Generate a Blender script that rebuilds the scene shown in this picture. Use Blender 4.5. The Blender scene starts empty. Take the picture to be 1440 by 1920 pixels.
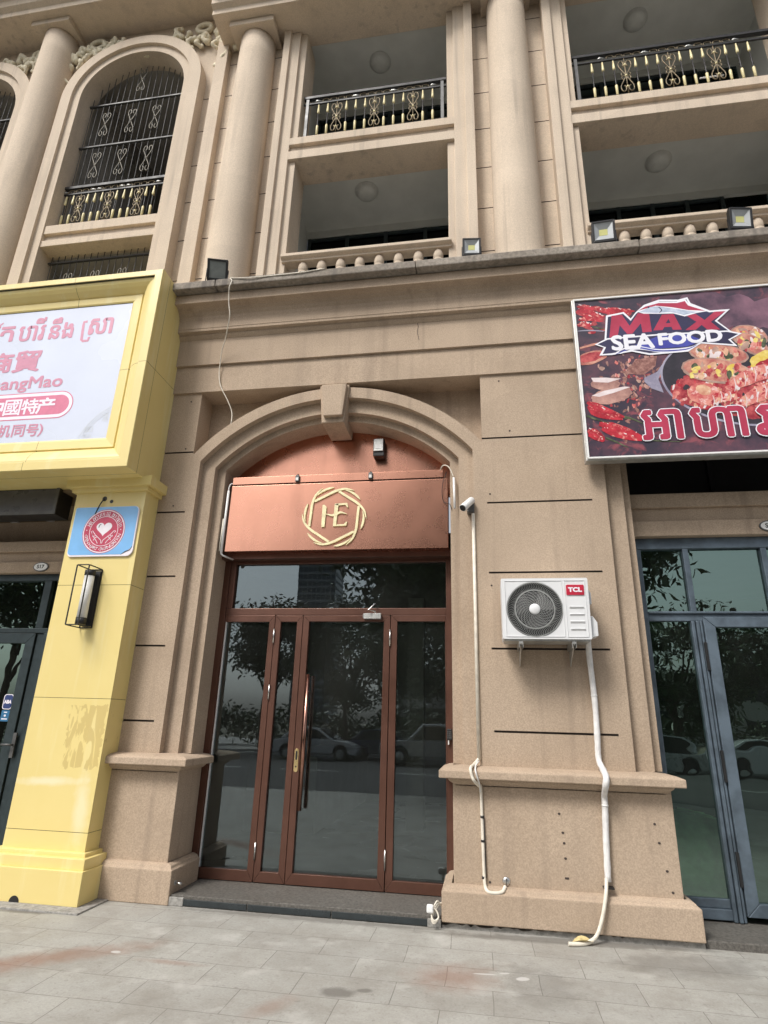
import bpy, math, random
import numpy as np
from mathutils import Vector, Matrix
random.seed(7)
rad = math.radians
S = bpy.context.scene
COL = S.collection

# ------------------------------------------------------------------ camera
F, PW, PH, EYE = 1110.0, 1440, 1920, 1.55
def rot(a, b, c):
    B = np.array([[1, 0, 0], [0, 0, -1], [0, 1, 0.]])
    ya = np.array([[math.cos(a), -math.sin(a), 0], [math.sin(a), math.cos(a), 0], [0, 0, 1]])
    p = np.array([[1, 0, 0], [0, math.cos(b), math.sin(b)], [0, -math.sin(b), math.cos(b)]])
    r = np.array([[math.cos(c), -math.sin(c), 0], [math.sin(c), math.cos(c), 0], [0, 0, 1]])
    return r @ p @ B @ ya
M3 = rot(rad(-9.66), rad(19.4), rad(1.625))
cam = bpy.data.cameras.new('camera')
camo = bpy.data.objects.new('camera', cam); COL.objects.link(camo)
mw = Matrix.Identity(4)
for i in range(3):
    mw[i][0] = M3[0][i]; mw[i][1] = -M3[1][i]; mw[i][2] = -M3[2][i]
mw[2][3] = EYE
camo.matrix_world = mw
cam.sensor_fit = 'HORIZONTAL'; cam.sensor_width = 36; cam.lens = F / PW * 36
cam.clip_start = 0.05; cam.clip_end = 3000
S.camera = camo
def at(px, py, y=None, z=None, x=None):
    """surveying helper: where the sight line through a photo point meets a plane of the building"""
    d = M3.T @ np.array([(px - PW / 2) / F, (py - PH / 2) / F, 1])
    t = y / d[1] if y is not None else ((z - EYE) / d[2] if z is not None else x / d[0])
    return Vector((d[0] * t, d[1] * t, EYE + d[2] * t))

# ------------------------------------------------------------------ sky, sun, exposure
SUN_EL, SUN_AZ = 50, 212        # azimuth: clockwise from +Y; 212 = behind the viewer, to the left
w = bpy.data.worlds.new('World'); S.world = w; w.use_nodes = True
nt = w.node_tree; bg = nt.nodes['Background']
sky = nt.nodes.new('ShaderNodeTexSky'); sky.sky_type = 'NISHITA'; sky.sun_disc = False
sky.sun_elevation = rad(SUN_EL); sky.sun_rotation = rad(SUN_AZ)
sky.air_density = 1.0; sky.dust_density = 4.0; sky.ozone_density = 1.0
hs = nt.nodes.new('ShaderNodeHueSaturation'); hs.inputs['Saturation'].default_value = 0.30
hs.inputs['Value'].default_value = 1.0
nt.links.new(sky.outputs[0], hs.inputs['Color']); nt.links.new(hs.outputs[0], bg.inputs[0])
bg.inputs[1].default_value = 0.10
sun = bpy.data.lights.new('sun', 'SUN'); sun.energy = 1.5; sun.angle = rad(16); sun.color = (1, 0.96, 0.9)
suno = bpy.data.objects.new('sun', sun); COL.objects.link(suno)
sd = Vector((math.sin(rad(SUN_AZ)) * math.cos(rad(SUN_EL)), math.cos(rad(SUN_AZ)) * math.cos(rad(SUN_EL)), math.sin(rad(SUN_EL))))
suno.rotation_euler = sd.to_track_quat('Z', 'Y').to_euler()
vs = S.view_settings; vs.view_transform = 'Standard'; vs.look = 'None'; vs.exposure = 0.80; vs.gamma = 1
S.cycles.use_denoising = True
S.cycles.max_bounces = 8; S.cycles.transparent_max_bounces = 12; S.cycles.glossy_bounces = 4
S.cycles.sample_clamp_indirect = 6

# ------------------------------------------------------------------ materials
def newmat(name):
    m = bpy.data.materials.new(name); m.use_nodes = True
    return m, m.node_tree, m.node_tree.nodes['Principled BSDF']
def nn(t, kind, **kw):
    n = t.nodes.new(kind)
    for k, v in kw.items():
        if k in n.inputs: n.inputs[k].default_value = v
        else: setattr(n, k, v)
    return n
def coords(t, scale=(1, 1, 1), loc=(0, 0, 0), rotz=0):
    tc = nn(t, 'ShaderNodeTexCoord'); mp = nn(t, 'ShaderNodeMapping')
    mp.inputs['Scale'].default_value = scale; mp.inputs['Location'].default_value = loc
    mp.inputs['Rotation'].default_value = (0, 0, rotz)
    t.links.new(tc.outputs['Object'], mp.inputs['Vector']); return mp.outputs[0]
def noise(t, scale, detail=4, stretch=(1, 1, 1), rough=0.55, dist=0):
    n = nn(t, 'ShaderNodeTexNoise', Scale=scale, Detail=detail, Roughness=rough, Distortion=dist)
    t.links.new(coords(t, stretch), n.inputs['Vector']); return n.outputs['Fac']
def ramp(t, fac, lo, hi, a=0.0, b=1.0):
    m = nn(t, 'ShaderNodeMapRange'); m.inputs['From Min'].default_value = lo; m.inputs['From Max'].default_value = hi
    m.inputs['To Min'].default_value = a; m.inputs['To Max'].default_value = b
    t.links.new(fac, m.inputs['Value']); return m.outputs[0]
def mixc(t, fac, c1, c2, mode='MIX'):
    m = nn(t, 'ShaderNodeMix', data_type='RGBA', blend_type=mode)
    for s, v in ((m.inputs[0], fac), (m.inputs[6], c1), (m.inputs[7], c2)):
        if hasattr(v, 'links'): t.links.new(v, s)
        elif isinstance(v, (int, float)): s.default_value = v
        else: s.default_value = (*v, 1)
    return m.outputs[2]
def math2(t, op, a, b=0.0):
    m = nn(t, 'ShaderNodeMath', operation=op)
    for s, v in ((m.inputs[0], a), (m.inputs[1], b)):
        if hasattr(v, 'links'): t.links.new(v, s)
        else: s.default_value = v
    return m.outputs[0]
def bump(t, b, h, strength=0.3, dist=0.004):
    n = nn(t, 'ShaderNodeBump', Strength=strength, Distance=dist)
    t.links.new(h, n.inputs['Height']); t.links.new(n.outputs[0], b.inputs['Normal'])
def mul(c, k): return tuple(min(1, v * k) for v in c)
def blob(t, centre, radii, ang, soft=0.5, axes='xy'):
    """soft mask 1 inside an ellipse lying at a place on a surface (a stain with a shape of its own)"""
    tc = nn(t, 'ShaderNodeTexCoord'); sp = nn(t, 'ShaderNodeSeparateXYZ'); t.links.new(tc.outputs['Object'], sp.inputs[0])
    u = math2(t, 'SUBTRACT', sp.outputs[0], centre[0])
    v = math2(t, 'SUBTRACT', sp.outputs[1 if axes == 'xy' else 2], centre[1])
    ca, sa = math.cos(ang), math.sin(ang)
    a = math2(t, 'DIVIDE', math2(t, 'ADD', math2(t, 'MULTIPLY', u, ca), math2(t, 'MULTIPLY', v, sa)), radii[0])
    b = math2(t, 'DIVIDE', math2(t, 'SUBTRACT', math2(t, 'MULTIPLY', v, ca), math2(t, 'MULTIPLY', u, sa)), radii[1])
    d = math2(t, 'SQRT', math2(t, 'ADD', math2(t, 'MULTIPLY', a, a), math2(t, 'MULTIPLY', b, b)))
    n = noise(t, 9, 4)
    d = math2(t, 'ADD', d, math2(t, 'MULTIPLY', math2(t, 'SUBTRACT', n, 0.5), 0.9))
    return ramp(t, d, 1.0, 1.0 - soft)

def stucco(name, base, speck=0.17, stain=0.34, streak=0.26, rough=0.9, grain=85):
    m, t, b = newmat(name)
    n1 = noise(t, grain, 3, rough=0.7); n2 = noise(t, 1.1, 5); n3 = noise(t, 1.0, 5, (4.5, 4.5, 0.45)); n4 = noise(t, 260, 2)
    c = mixc(t, ramp(t, n1, 0.36, 0.64), mul(base, 1 - speck), mul(base, 1 + speck))
    c = mixc(t, ramp(t, n4, 0.62, 0.72, 0, 0.45), c, mul(base, 0.45))
    c = mixc(t, ramp(t, n2, 0.42, 0.72, 0, stain), c, mul((base[0], base[1] * 0.93, base[2] * 0.85), 0.55))
    c = mixc(t, ramp(t, n3, 0.52, 0.75, 0, streak), c, mul((base[0] * 0.9, base[1] * 0.9, base[2] * 0.95), 0.5))
    c = mixc(t, ramp(t, noise(t, 0.8, 3), 0.55, 0.75, 0, 0.25), c, mul(base, 1.22))
    drip = math2(t, 'MULTIPLY', ramp(t, noise(t, 1.0, 4, (9, 9, 0.25), rough=0.5), 0.55, 0.68), ramp(t, noise(t, 0.55, 3), 0.42, 0.6))
    c = mixc(t, math2(t, 'MULTIPLY', drip, streak * 1.6), c, mul((base[0] * 0.85, base[1] * 0.85, base[2] * 0.88), 0.6))
    pat = nn(t, 'ShaderNodeTexVoronoi', Scale=0.9); t.links.new(coords(t, (1, 1, 1.6)), pat.inputs['Vector'])
    c = mixc(t, ramp(t, pat.outputs['Color'], 0.2, 0.8, 0, 0.2), c, mul(base, 0.72))
    t.links.new(c, b.inputs['Base Color']); b.inputs['Roughness'].default_value = rough
    b.inputs['Specular IOR Level'].default_value = 0.25
    bump(t, b, n1, 0.35, 0.003); return m
def plain(name, base, rough=0.5, metal=0.0, var=0.12, scale=14, bumpy=0.0, spec=0.5, coat=0):
    m, t, b = newmat(name)
    c = mixc(t, ramp(t, noise(t, scale, 4), 0.35, 0.65), mul(base, 1 - var), mul(base, 1 + var))
    t.links.new(c, b.inputs['Base Color'])
    t.links.new(ramp(t, noise(t, scale * 0.4, 4), 0.3, 0.7, max(0.03, rough - 0.08), min(1, rough + 0.1)), b.inputs['Roughness'])
    b.inputs['Metallic'].default_value = metal; b.inputs['Specular IOR Level'].default_value = spec
    b.inputs['Coat Weight'].default_value = coat
    if bumpy: bump(t, b, noise(t, scale * 3, 3), bumpy, 0.003)
    return m
def glass(name, tint, ior, gtint=(1, 1, 1), wave=0.0, wscale=3.0, dirt=0.03):
    m, t, b = newmat(name); t.nodes.remove(b); out = t.nodes['Material Output']
    tr = nn(t, 'ShaderNodeBsdfTransparent'); tr.inputs[0].default_value = (*tint, 1)
    gl = nn(t, 'ShaderNodeBsdfGlossy'); gl.inputs['Roughness'].default_value = 0.0; gl.inputs['Color'].default_value = (*gtint, 1)
    fr = nn(t, 'ShaderNodeFresnel', IOR=ior); mx = nn(t, 'ShaderNodeMixShader')
    df = nn(t, 'ShaderNodeBsdfDiffuse'); df.inputs[0].default_value = (0.5, 0.5, 0.47, 1); mx2 = nn(t, 'ShaderNodeMixShader')
    t.links.new(fr.outputs[0], mx.inputs[0]); t.links.new(tr.outputs[0], mx.inputs[1]); t.links.new(gl.outputs[0], mx.inputs[2])
    t.links.new(ramp(t, noise(t, 2.2, 6, (1, 1, 0.5)), 0.4, 0.8, dirt * 0.3, dirt), mx2.inputs[0])
    t.links.new(mx.outputs[0], mx2.inputs[1]); t.links.new(df.outputs[0], mx2.inputs[2])
    t.links.new(mx2.outputs[0], out.inputs[0])
    if wave:
        n = nn(t, 'ShaderNodeBump', Strength=wave, Distance=0.02)
        t.links.new(noise(t, wscale, 1, (1, 1, 2.4)), n.inputs['Height'])
        t.links.new(n.outputs[0], gl.inputs['Normal']); t.links.new(n.outputs[0], fr.inputs['Normal'])
    return m

SAND = (0.468, 0.366, 0.274)
M = {}
M['stucco'] = stucco('sand_stucco', SAND)
M['stucco_up'] = stucco('lit_sand_stucco', (0.63, 0.528, 0.418), speck=0.10, stain=0.2, streak=0.3, grain=60)  # upper storeys catch more daylight; that is put into this paler colour
M['ledge'] = stucco('weathered_concrete', (0.31, 0.275, 0.235), 0.28, 0.6, 0.6, grain=24)
M['groove'] = plain('dark_joint', (0.06, 0.045, 0.04), 0.9)
M['relief'] = stucco('cream_plaster', (0.80, 0.73, 0.56), 0.05, 0.1, 0.1)
M['white_paint'] = plain('loggia_paint', (0.62, 0.63, 0.60), 0.8, var=0.05, scale=3)
M['room_paint'] = plain('room_paint', (0.66, 0.68, 0.66), 0.85, var=0.05, scale=3)
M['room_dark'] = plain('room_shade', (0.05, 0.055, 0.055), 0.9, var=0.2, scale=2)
M['iron'] = plain('black_iron', (0.022, 0.022, 0.024), 0.5, 0.2)
M['iron_grey'] = plain('grey_iron', (0.12, 0.12, 0.12), 0.5, 0.5)
M['gold'] = plain('gold_paint', (0.74, 0.65, 0.36), 0.45, 0.0)
M['bronze'] = plain('bronze_aluminium', (0.135, 0.064, 0.045), 0.36, 0.5, var=0.1, scale=5)
M['handle'] = plain('polished_copper', (0.40, 0.22, 0.17), 0.15, 1.0)
M['chrome'] = plain('chrome', (0.65, 0.64, 0.62), 0.22, 1.0)
M['gold_letter'] = plain('gold_letters', (0.84, 0.76, 0.46), 0.4, 0.0)
M['grille_grey'] = plain('grille_grey', (0.36, 0.37, 0.36), 0.5); M['badge_red'] = plain('badge_red', (0.48, 0.02, 0.05), 0.35)
M['brass'] = plain('brass', (0.75, 0.58, 0.28), 0.3, 0.8)
M['white_plastic'] = plain('white_plastic', (0.80, 0.80, 0.79), 0.4, var=0.03)
M['white_tape'] = plain('white_tape', (0.74, 0.73, 0.72), 0.6, var=0.08, scale=20, bumpy=0.4)
M['cream_cable'] = plain('cream_cable', (0.72, 0.67, 0.57), 0.5)
M['black'] = plain('black_plastic', (0.015, 0.015, 0.016), 0.45)
M['steel'] = plain('galvanised_steel', (0.52, 0.52, 0.50), 0.4, 0.7)
M['granite'] = stucco('dark_granite', (0.13, 0.122, 0.11), 0.35, 0.4, 0.0, rough=0.6, grain=45)
M['tile'] = plain('dark_riser_tile', (0.028, 0.035, 0.038), 0.3)
M['mortar'] = plain('grey_mortar', (0.30, 0.29, 0.27), 0.9, var=0.25, scale=30, bumpy=0.6)
M['blue_alu'] = plain('blue_grey_aluminium', (0.115, 0.15, 0.185), 0.42, 0.35, var=0.25, scale=6)
M['dark_alu'] = plain('dark_green_aluminium', (0.035, 0.05, 0.055), 0.4, 0.4, var=0.15)
M['asphalt'] = plain('asphalt', (0.055, 0.055, 0.056), 0.9, var=0.25, scale=40, bumpy=0.5)
M['kerb'] = stucco('kerb_stone', (0.42, 0.41, 0.39), 0.1, 0.3, 0.1)
M['earth'] = plain('earth', (0.16, 0.15, 0.11), 0.95, var=0.3, scale=3)
M['bark'] = plain('bark', (0.10, 0.075, 0.055), 0.95, var=0.35, scale=20, bumpy=0.7)
M['grille_iron'] = plain('faded_iron', (0.055, 0.055, 0.055), 0.55, 0.1); M['scroll_light'] = plain('pale_iron', (0.19, 0.175, 0.145), 0.5, 0.3)
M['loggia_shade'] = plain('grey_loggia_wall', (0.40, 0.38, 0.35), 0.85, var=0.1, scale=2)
M['tyre'] = plain('tyre_rubber', (0.02, 0.02, 0.02), 0.85)
M['glass_door'] = glass('door_glass', (0.78, 0.88, 0.82), 2.3, (0.80, 0.95, 1.0), 0.012, 1.6)
M['glass_right'] = glass('green_glass', (0.42, 0.72, 0.50), 2.7, (0.70, 0.98, 0.88), 0.10, 1.7, 0.02)
M['glass_left'] = glass('left_glass', (0.10, 0.17, 0.13), 2.5, (0.70, 0.96, 0.86), 0.06, 1.8, 0.01)
M['glass_dark'] = glass('loggia_glass', (0.05, 0.065, 0.055), 1.25, (1, 1, 1), 0.05, 2.0, 0.0)

def copper():
    m, t, b = newmat('copper_panel')
    base = (0.60, 0.30, 0.212)
    c = mixc(t, ramp(t, noise(t, 3.0, 6), 0.4, 0.75, 0, 0.35), base, mul(base, 0.6))
    c = mixc(t, ramp(t, noise(t, 1.4, 5, (3, 3, 0.4)), 0.55, 0.8, 0, 0.4), c, mul(base, 0.5))
    t.links.new(c, b.inputs['Base Color']); b.inputs['Metallic'].default_value = 1.0
    t.links.new(ramp(t, noise(t, 6, 4), 0.3, 0.7, 0.26, 0.30), b.inputs['Roughness'])
    bump(t, b, noise(t, 1.3, 2), 0.05, 0.02)
    return m
M['copper'] = copper()
def yellow(name, residue=False):
    m, t, b = newmat(name)
    base = (0.77, 0.63, 0.26)
    c = mixc(t, ramp(t, noise(t, 2.0, 5), 0.4, 0.75, 0, 0.35), base, (0.70, 0.56, 0.2))
    c = mixc(t, ramp(t, noise(t, 1.2, 6, (6, 6, 0.5)), 0.55, 0.75, 0, 0.45), c, (0.83, 0.77, 0.48))
    if residue:
        tc = nn(t, 'ShaderNodeTexCoord'); sp = nn(t, 'ShaderNodeSeparateXYZ'); t.links.new(tc.outputs['Object'], sp.inputs[0])
        wob = math2(t, 'MULTIPLY', math2(t, 'SUBTRACT', noise(t, 14, 4), 0.5), 0.12)
        xx = math2(t, 'ADD', sp.outputs[0], wob); zz = math2(t, 'ADD', sp.outputs[2], wob)
        mask = math2(t, 'MULTIPLY', math2(t, 'MULTIPLY', ramp(t, xx, -3.91, -3.905), ramp(t, xx, -3.53, -3.535)),
                     math2(t, 'MULTIPLY', ramp(t, zz, 1.06, 1.065), ramp(t, zz, 1.62, 1.615)))
        torn = ramp(t, noise(t, 1.6, 4, (7, 7, 1.3), dist=1.2), 0.56, 0.53)
        c = mixc(t, math2(t, 'MULTIPLY', math2(t, 'MULTIPLY', mask, torn), 0.75), c, (0.57, 0.435, 0.165))
        sc = blob(t, (-4.0, 0.94), (0.45, 0.05), 0.03, 0.7, 'xz')
        c = mixc(t, math2(t, 'MULTIPLY', sc, 0.6), c, (0.84, 0.80, 0.60))
        sc = blob(t, (-3.62, 0.72), (0.10, 0.35), 0.1, 0.8, 'xz')
        c = mixc(t, math2(t, 'MULTIPLY', sc, 0.55), c, (0.84, 0.80, 0.58))
    t.links.new(c, b.inputs['Base Color'])
    t.links.new(ramp(t, noise(t, 5, 5), 0.3, 0.7, 0.28, 0.48), b.inputs['Roughness'])
    return m
M['yellow'] = yellow('yellow_panel'); M['yellow_worn'] = yellow('yellow_worn_panel', True)
M['seam'] = plain('panel_seam', (0.05, 0.045, 0.03), 0.9)
M['sign_white'] = plain('sign_face', (0.62, 0.67, 0.80), 0.25, var=0.03, scale=1.5)
M['sign_pink'] = plain('pink_lettering', (0.60, 0.25, 0.36), 0.4, var=0.06)
M['sign_pill'] = plain('pink_band', (0.64, 0.17, 0.28), 0.4, var=0.06)
M['sign_pale'] = plain('pale_lettering', (0.86, 0.80, 0.90), 0.4, var=0.02)
M['sign_coin'] = plain('grey_print', (0.62, 0.66, 0.72), 0.4, var=0.02)
def pavement():
    m, t, b = newmat('paving')
    br = nn(t, 'ShaderNodeTexBrick', offset=0.5, Scale=1.0)
    br.inputs['Mortar Size'].default_value = 0.0028; br.inputs['Brick Width'].default_value = 0.6
    br.inputs['Row Height'].default_value = 0.33; br.inputs['Mortar Smooth'].default_value = 0.2; br.inputs['Bias'].default_value = 0.0
    br.inputs['Color1'].default_value = (0.375, 0.37, 0.34, 1); br.inputs['Color2'].default_value = (0.43, 0.425, 0.39, 1)
    br.inputs['Mortar'].default_value = (0.15, 0.14, 0.125, 1)
    wob = nn(t, 'ShaderNodeVectorMath', operation='ADD')
    nz = nn(t, 'ShaderNodeTexNoise', Scale=1.7, Detail=2); nz2 = nn(t, 'ShaderNodeVectorMath', operation='SCALE'); nz2.inputs['Scale'].default_value = 0.03
    t.links.new(coords(t), nz.inputs['Vector']); t.links.new(nz.outputs['Color'], nz2.inputs[0])
    t.links.new(coords(t, loc=(1.48, -4.81 + 6.6, 0)), wob.inputs[0]); t.links.new(nz2.outputs[0], wob.inputs[1])
    t.links.new(wob.outputs[0], br.inputs['Vector'])
    c = br.outputs['Color']
    c = mixc(t, ramp(t, noise(t, 60, 4, rough=0.7), 0.35, 0.65, 0, 0.5), c, (0.27, 0.26, 0.24))
    c = mixc(t, ramp(t, noise(t, 2.2, 7, rough=0.7), 0.42, 0.72, 0, 0.7), c, (0.235, 0.215, 0.185))
    c = mixc(t, ramp(t, noise(t, 22, 6, rough=0.75), 0.56, 0.66, 0, 0.55), c, (0.20, 0.185, 0.165))
    c = mixc(t, ramp(t, noise(t, 3.5, 6, rough=0.6), 0.56, 0.7, 0, 0.5), c, (0.52, 0.51, 0.48))
    for ctr, rr, a, k in (((-2.95, 4.28), (0.95, 0.17), 0.62, 0.6), ((-0.25, 4.62), (0.36, 0.30), 0.3, 0.55), ((-3.3, 3.95), (0.6, 0.2), 0.5, 0.4), ((-1.25, 3.95), (0.25, 0.1), 1.1, 0.35), ((-2.1, 4.42), (0.3, 0.05), 0, 0.4)):
        c = mixc(t, math2(t, 'MULTIPLY', blob(t, ctr, rr, a, 0.8), k), c, (0.25, 0.13, 0.085))
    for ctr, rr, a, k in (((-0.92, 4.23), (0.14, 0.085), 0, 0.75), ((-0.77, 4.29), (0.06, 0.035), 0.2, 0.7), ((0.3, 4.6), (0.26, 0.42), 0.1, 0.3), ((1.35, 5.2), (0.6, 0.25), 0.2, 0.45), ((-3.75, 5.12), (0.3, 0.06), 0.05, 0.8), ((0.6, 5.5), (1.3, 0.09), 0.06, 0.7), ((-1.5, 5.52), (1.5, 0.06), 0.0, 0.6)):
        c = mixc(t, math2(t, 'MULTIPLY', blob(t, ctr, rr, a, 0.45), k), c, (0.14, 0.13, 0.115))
    for ctr, rr, a in (((-0.04, 4.72), (0.09, 0.012), 0.1), ((0.2, 4.7), (0.05, 0.03), 0.4), ((-2.55, 4.5), (0.035, 0.022), 0), ((0.08, 4.76), (0.04, 0.012), 0.3)):
        c = mixc(t, math2(t, 'MULTIPLY', blob(t, ctr, rr, a, 0.25), 0.8), c, (0.58, 0.57, 0.55))
    t.links.new(c, b.inputs['Base Color'])
    t.links.new(ramp(t, noise(t, 4, 5), 0.3, 0.7, 0.62, 0.9), b.inputs['Roughness'])
    h = math2(t, 'ADD', math2(t, 'MULTIPLY', br.outputs['Fac'], -1.0), math2(t, 'MULTIPLY', noise(t, 40, 4), 0.6))
    bump(t, b, h, 0.35, 0.006)
    return m
M['paving'] = pavement()
def leafmat(name, c1, c2):
    m, t, b = newmat(name)
    t.links.new(mixc(t, ramp(t, noise(t, 1.6, 3), 0.35, 0.65), c1, c2), b.inputs['Base Color'])
    b.inputs['Roughness'].default_value = 0.5
    return m
M['leaf'] = leafmat('leaves', (0.022, 0.045, 0.012), (0.065, 0.10, 0.03))
M['leaf2'] = leafmat('pale_leaves', (0.035, 0.06, 0.02), (0.08, 0.115, 0.04))

# ------------------------------------------------------------------ mesh helpers
class MB:
    def __init__(self): self.v = []; self.f = []; self.m = []; self.s = []
    def face(self, pts, m=0, smooth=False):
        i = len(self.v); self.v += [tuple(p) for p in pts]; self.f.append(tuple(range(i, i + len(pts)))); self.m.append(m); self.s.append(smooth)
    def grid(self, rows, m=0, smooth=True, closeu=False):
        i0 = len(self.v); n = len(rows[0])
        for r in rows: self.v += [tuple(p) for p in r]
        for a in range(len(rows) - 1):
            for b in range(n if closeu else n - 1):
                c = (b + 1) % n
                self.f.append((i0 + a * n + b, i0 + a * n + c, i0 + (a + 1) * n + c, i0 + (a + 1) * n + b)); self.m.append(m); self.s.append(smooth)
    def box(self, x0, x1, y0, y1, z0, z1, m=0):
        i = len(self.v)
        self.v += [(x, y, z) for z in (z0, z1) for y in (y0, y1) for x in (x0, x1)]
        for q in ((0, 2, 3, 1), (4, 5, 7, 6), (0, 1, 5, 4), (2, 6, 7, 3), (0, 4, 6, 2), (1, 3, 7, 5)):
            self.f.append(tuple(i + k for k in q)); self.m.append(m); self.s.append(False)
        return self
    def prism(self, poly, a0, a1, axis='y', m=0, cap=True, smooth=False):
        """poly in the plane normal to axis: y -> (x,z), x -> (y,z), z -> (x,y)"""
        def P(p, a): return {'y': (p[0], a, p[1]), 'x': (a, p[0], p[1]), 'z': (p[0], p[1], a)}[axis]
        n = len(poly); i = len(self.v)
        self.v += [P(p, a0) for p in poly] + [P(p, a1) for p in poly]
        for k in range(n):
            self.f.append((i + k, i + (k + 1) % n, i + n + (k + 1) % n, i + n + k)); self.m.append(m); self.s.append(smooth)
        if cap:
            self.f.append(tuple(i + k for k in range(n))); self.m.append(m); self.s.append(False)
            self.f.append(tuple(i + n + k for k in reversed(range(n)))); self.m.append(m); self.s.append(False)
        return self
    def tube(self, path, r, n=8, m=0, cap=True):
        P = [Vector(p) for p in path]; rows = []
        rs = r if isinstance(r, (list, tuple)) else [r] * len(P)
        t = (P[1] - P[0]).normalized(); u = t.orthogonal().normalized()
        for k, p in enumerate(P):
            d = (P[min(k + 1, len(P) - 1)] - P[max(k - 1, 0)])
            if d.length < 1e-9: d = t
            d.normalize(); u = (u - d * u.dot(d))
            if u.length < 1e-6: u = d.orthogonal()
            u.normalize(); v = d.cross(u); t = d
            rows.append([p + (u * math.cos(a) + v * math.sin(a)) * rs[k] for a in [2 * math.pi * j / n for j in range(n)]])
        self.grid(rows, m, True, True)
        if cap: self.face(rows[0][::-1], m); self.face(rows[-1], m)
        return self
    def lathe(self, prof, c=(0, 0, 0), n=24, axis='z', m=0, capends=True):
        rows = []
        for r, h in prof:
            row = []
            for j in range(n):
                a = 2 * math.pi * j / n; x, y = r * math.cos(a), r * math.sin(a)
                q = {'z': (x, y, h), 'y': (x, h, y), 'x': (h, x, y)}[axis]
                row.append((c[0] + q[0], c[1] + q[1], c[2] + q[2]))
            rows.append(row)
        self.grid(rows, m, True, True)
        if capends: self.face(rows[0][::-1], m); self.face(rows[-1], m)
        return self
    def disc(self, cx, y, cz, rx, rz=None, n=32, m=0, d=0.002):
        rz = rz or rx
        return self.prism([(cx + rx * math.cos(2 * math.pi * k / n), cz + rz * math.sin(2 * math.pi * k / n)) for k in range(n)], y, y + d, 'y', m)
    def ribbon(self, pts, w, y, d=0.002, m=0):
        """flat stroke in the x-z plane; w one number or one per point"""
        n = len(pts); ws = w if isinstance(w, (list, tuple)) else [w] * n; L = []; R = []
        for k in range(n):
            a = Vector(pts[max(k - 1, 0)]); b = Vector(pts[min(k + 1, n - 1)]); t = (b - a)
            if t.length < 1e-9: t = Vector((1, 0))
            t.normalize(); q = Vector((-t.y, t.x)) * ws[k] / 2; p = Vector(pts[k]); L.append(p + q); R.append(p - q)
        for k in range(n - 1):
            self.prism([L[k], R[k], R[k + 1], L[k + 1]], y, y + d, 'y', m)
        return self
    def build(self, name, mats, parent=None, bevel=0.0, fix=True, segs=2, loc=None):
        me = bpy.data.meshes.new(name); me.from_pydata(self.v, [], self.f)
        for mm in (mats if isinstance(mats, (list, tuple)) else [mats]): me.materials.append(M[mm] if isinstance(mm, str) else mm)
        me.polygons.foreach_set('material_index', self.m); me.polygons.foreach_set('use_smooth', self.s)
        if fix:
            import bmesh
            bm = bmesh.new(); bm.from_mesh(me); bmesh.ops.remove_doubles(bm, verts=bm.verts, dist=1e-6)
            bmesh.ops.recalc_face_normals(bm, faces=bm.faces); bm.to_mesh(me); bm.free()
        me.update()
        o = bpy.data.objects.new(name, me); COL.objects.link(o)
        if parent is not None:
            o.parent = parent
            if parent.type == 'EMPTY' and loc is None and not parent.get('_local'): o.location = -parent.location
        if loc is not None: o.location = loc
        if bevel:
            bv = o.modifiers.new('bevel', 'BEVEL'); bv.width = bevel; bv.segments = segs; bv.limit_method = 'ANGLE'; bv.angle_limit = rad(40)
            bv.harden_normals = False
        return o
def thing(name, label, cat, loc=(0, 0, 0), group=None, local=False):
    o = bpy.data.objects.new(name, None); COL.objects.link(o); o.location = loc; o.empty_display_size = 0.2
    o['label'] = label; o['category'] = cat
    if group: o['group'] = group
    if local: o['_local'] = 1
    return o
def tag(o, label, cat, group=None):
    o['label'] = label; o['category'] = cat
    if group: o['group'] = group
    return o
def struct(o, kind='structure'): o['kind'] = kind; return o
def dup(root, loc, label, rz=None):
    r = root.copy(); COL.objects.link(r); r.location = loc; r['label'] = label
    if rz is not None: r.rotation_euler = (0, 0, rz)
    for ch in list(root.children):
        c = ch.copy(); COL.objects.link(c); c.parent = r
        for g in list(ch.children):
            d = g.copy(); COL.objects.link(d); d.parent = c
    return r
def finish_local():
    for o in bpy.data.objects:
        if '_local' in o.keys(): del o['_local']
def arc(cx, cz, r, a0, a1, n=24, rz=None):
    return [(cx + r * math.cos(rad(a0 + (a1 - a0) * k / n)), cz + (rz or r) * math.sin(rad(a0 + (a1 - a0) * k / n))) for k in range(n + 1)]
def strip_faces(mb, A, B, m=0):
    """quads between two equal-length 3-D polylines"""
    for k in range(len(A) - 1): mb.face([A[k], A[k + 1], B[k + 1], B[k]], m)

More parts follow.
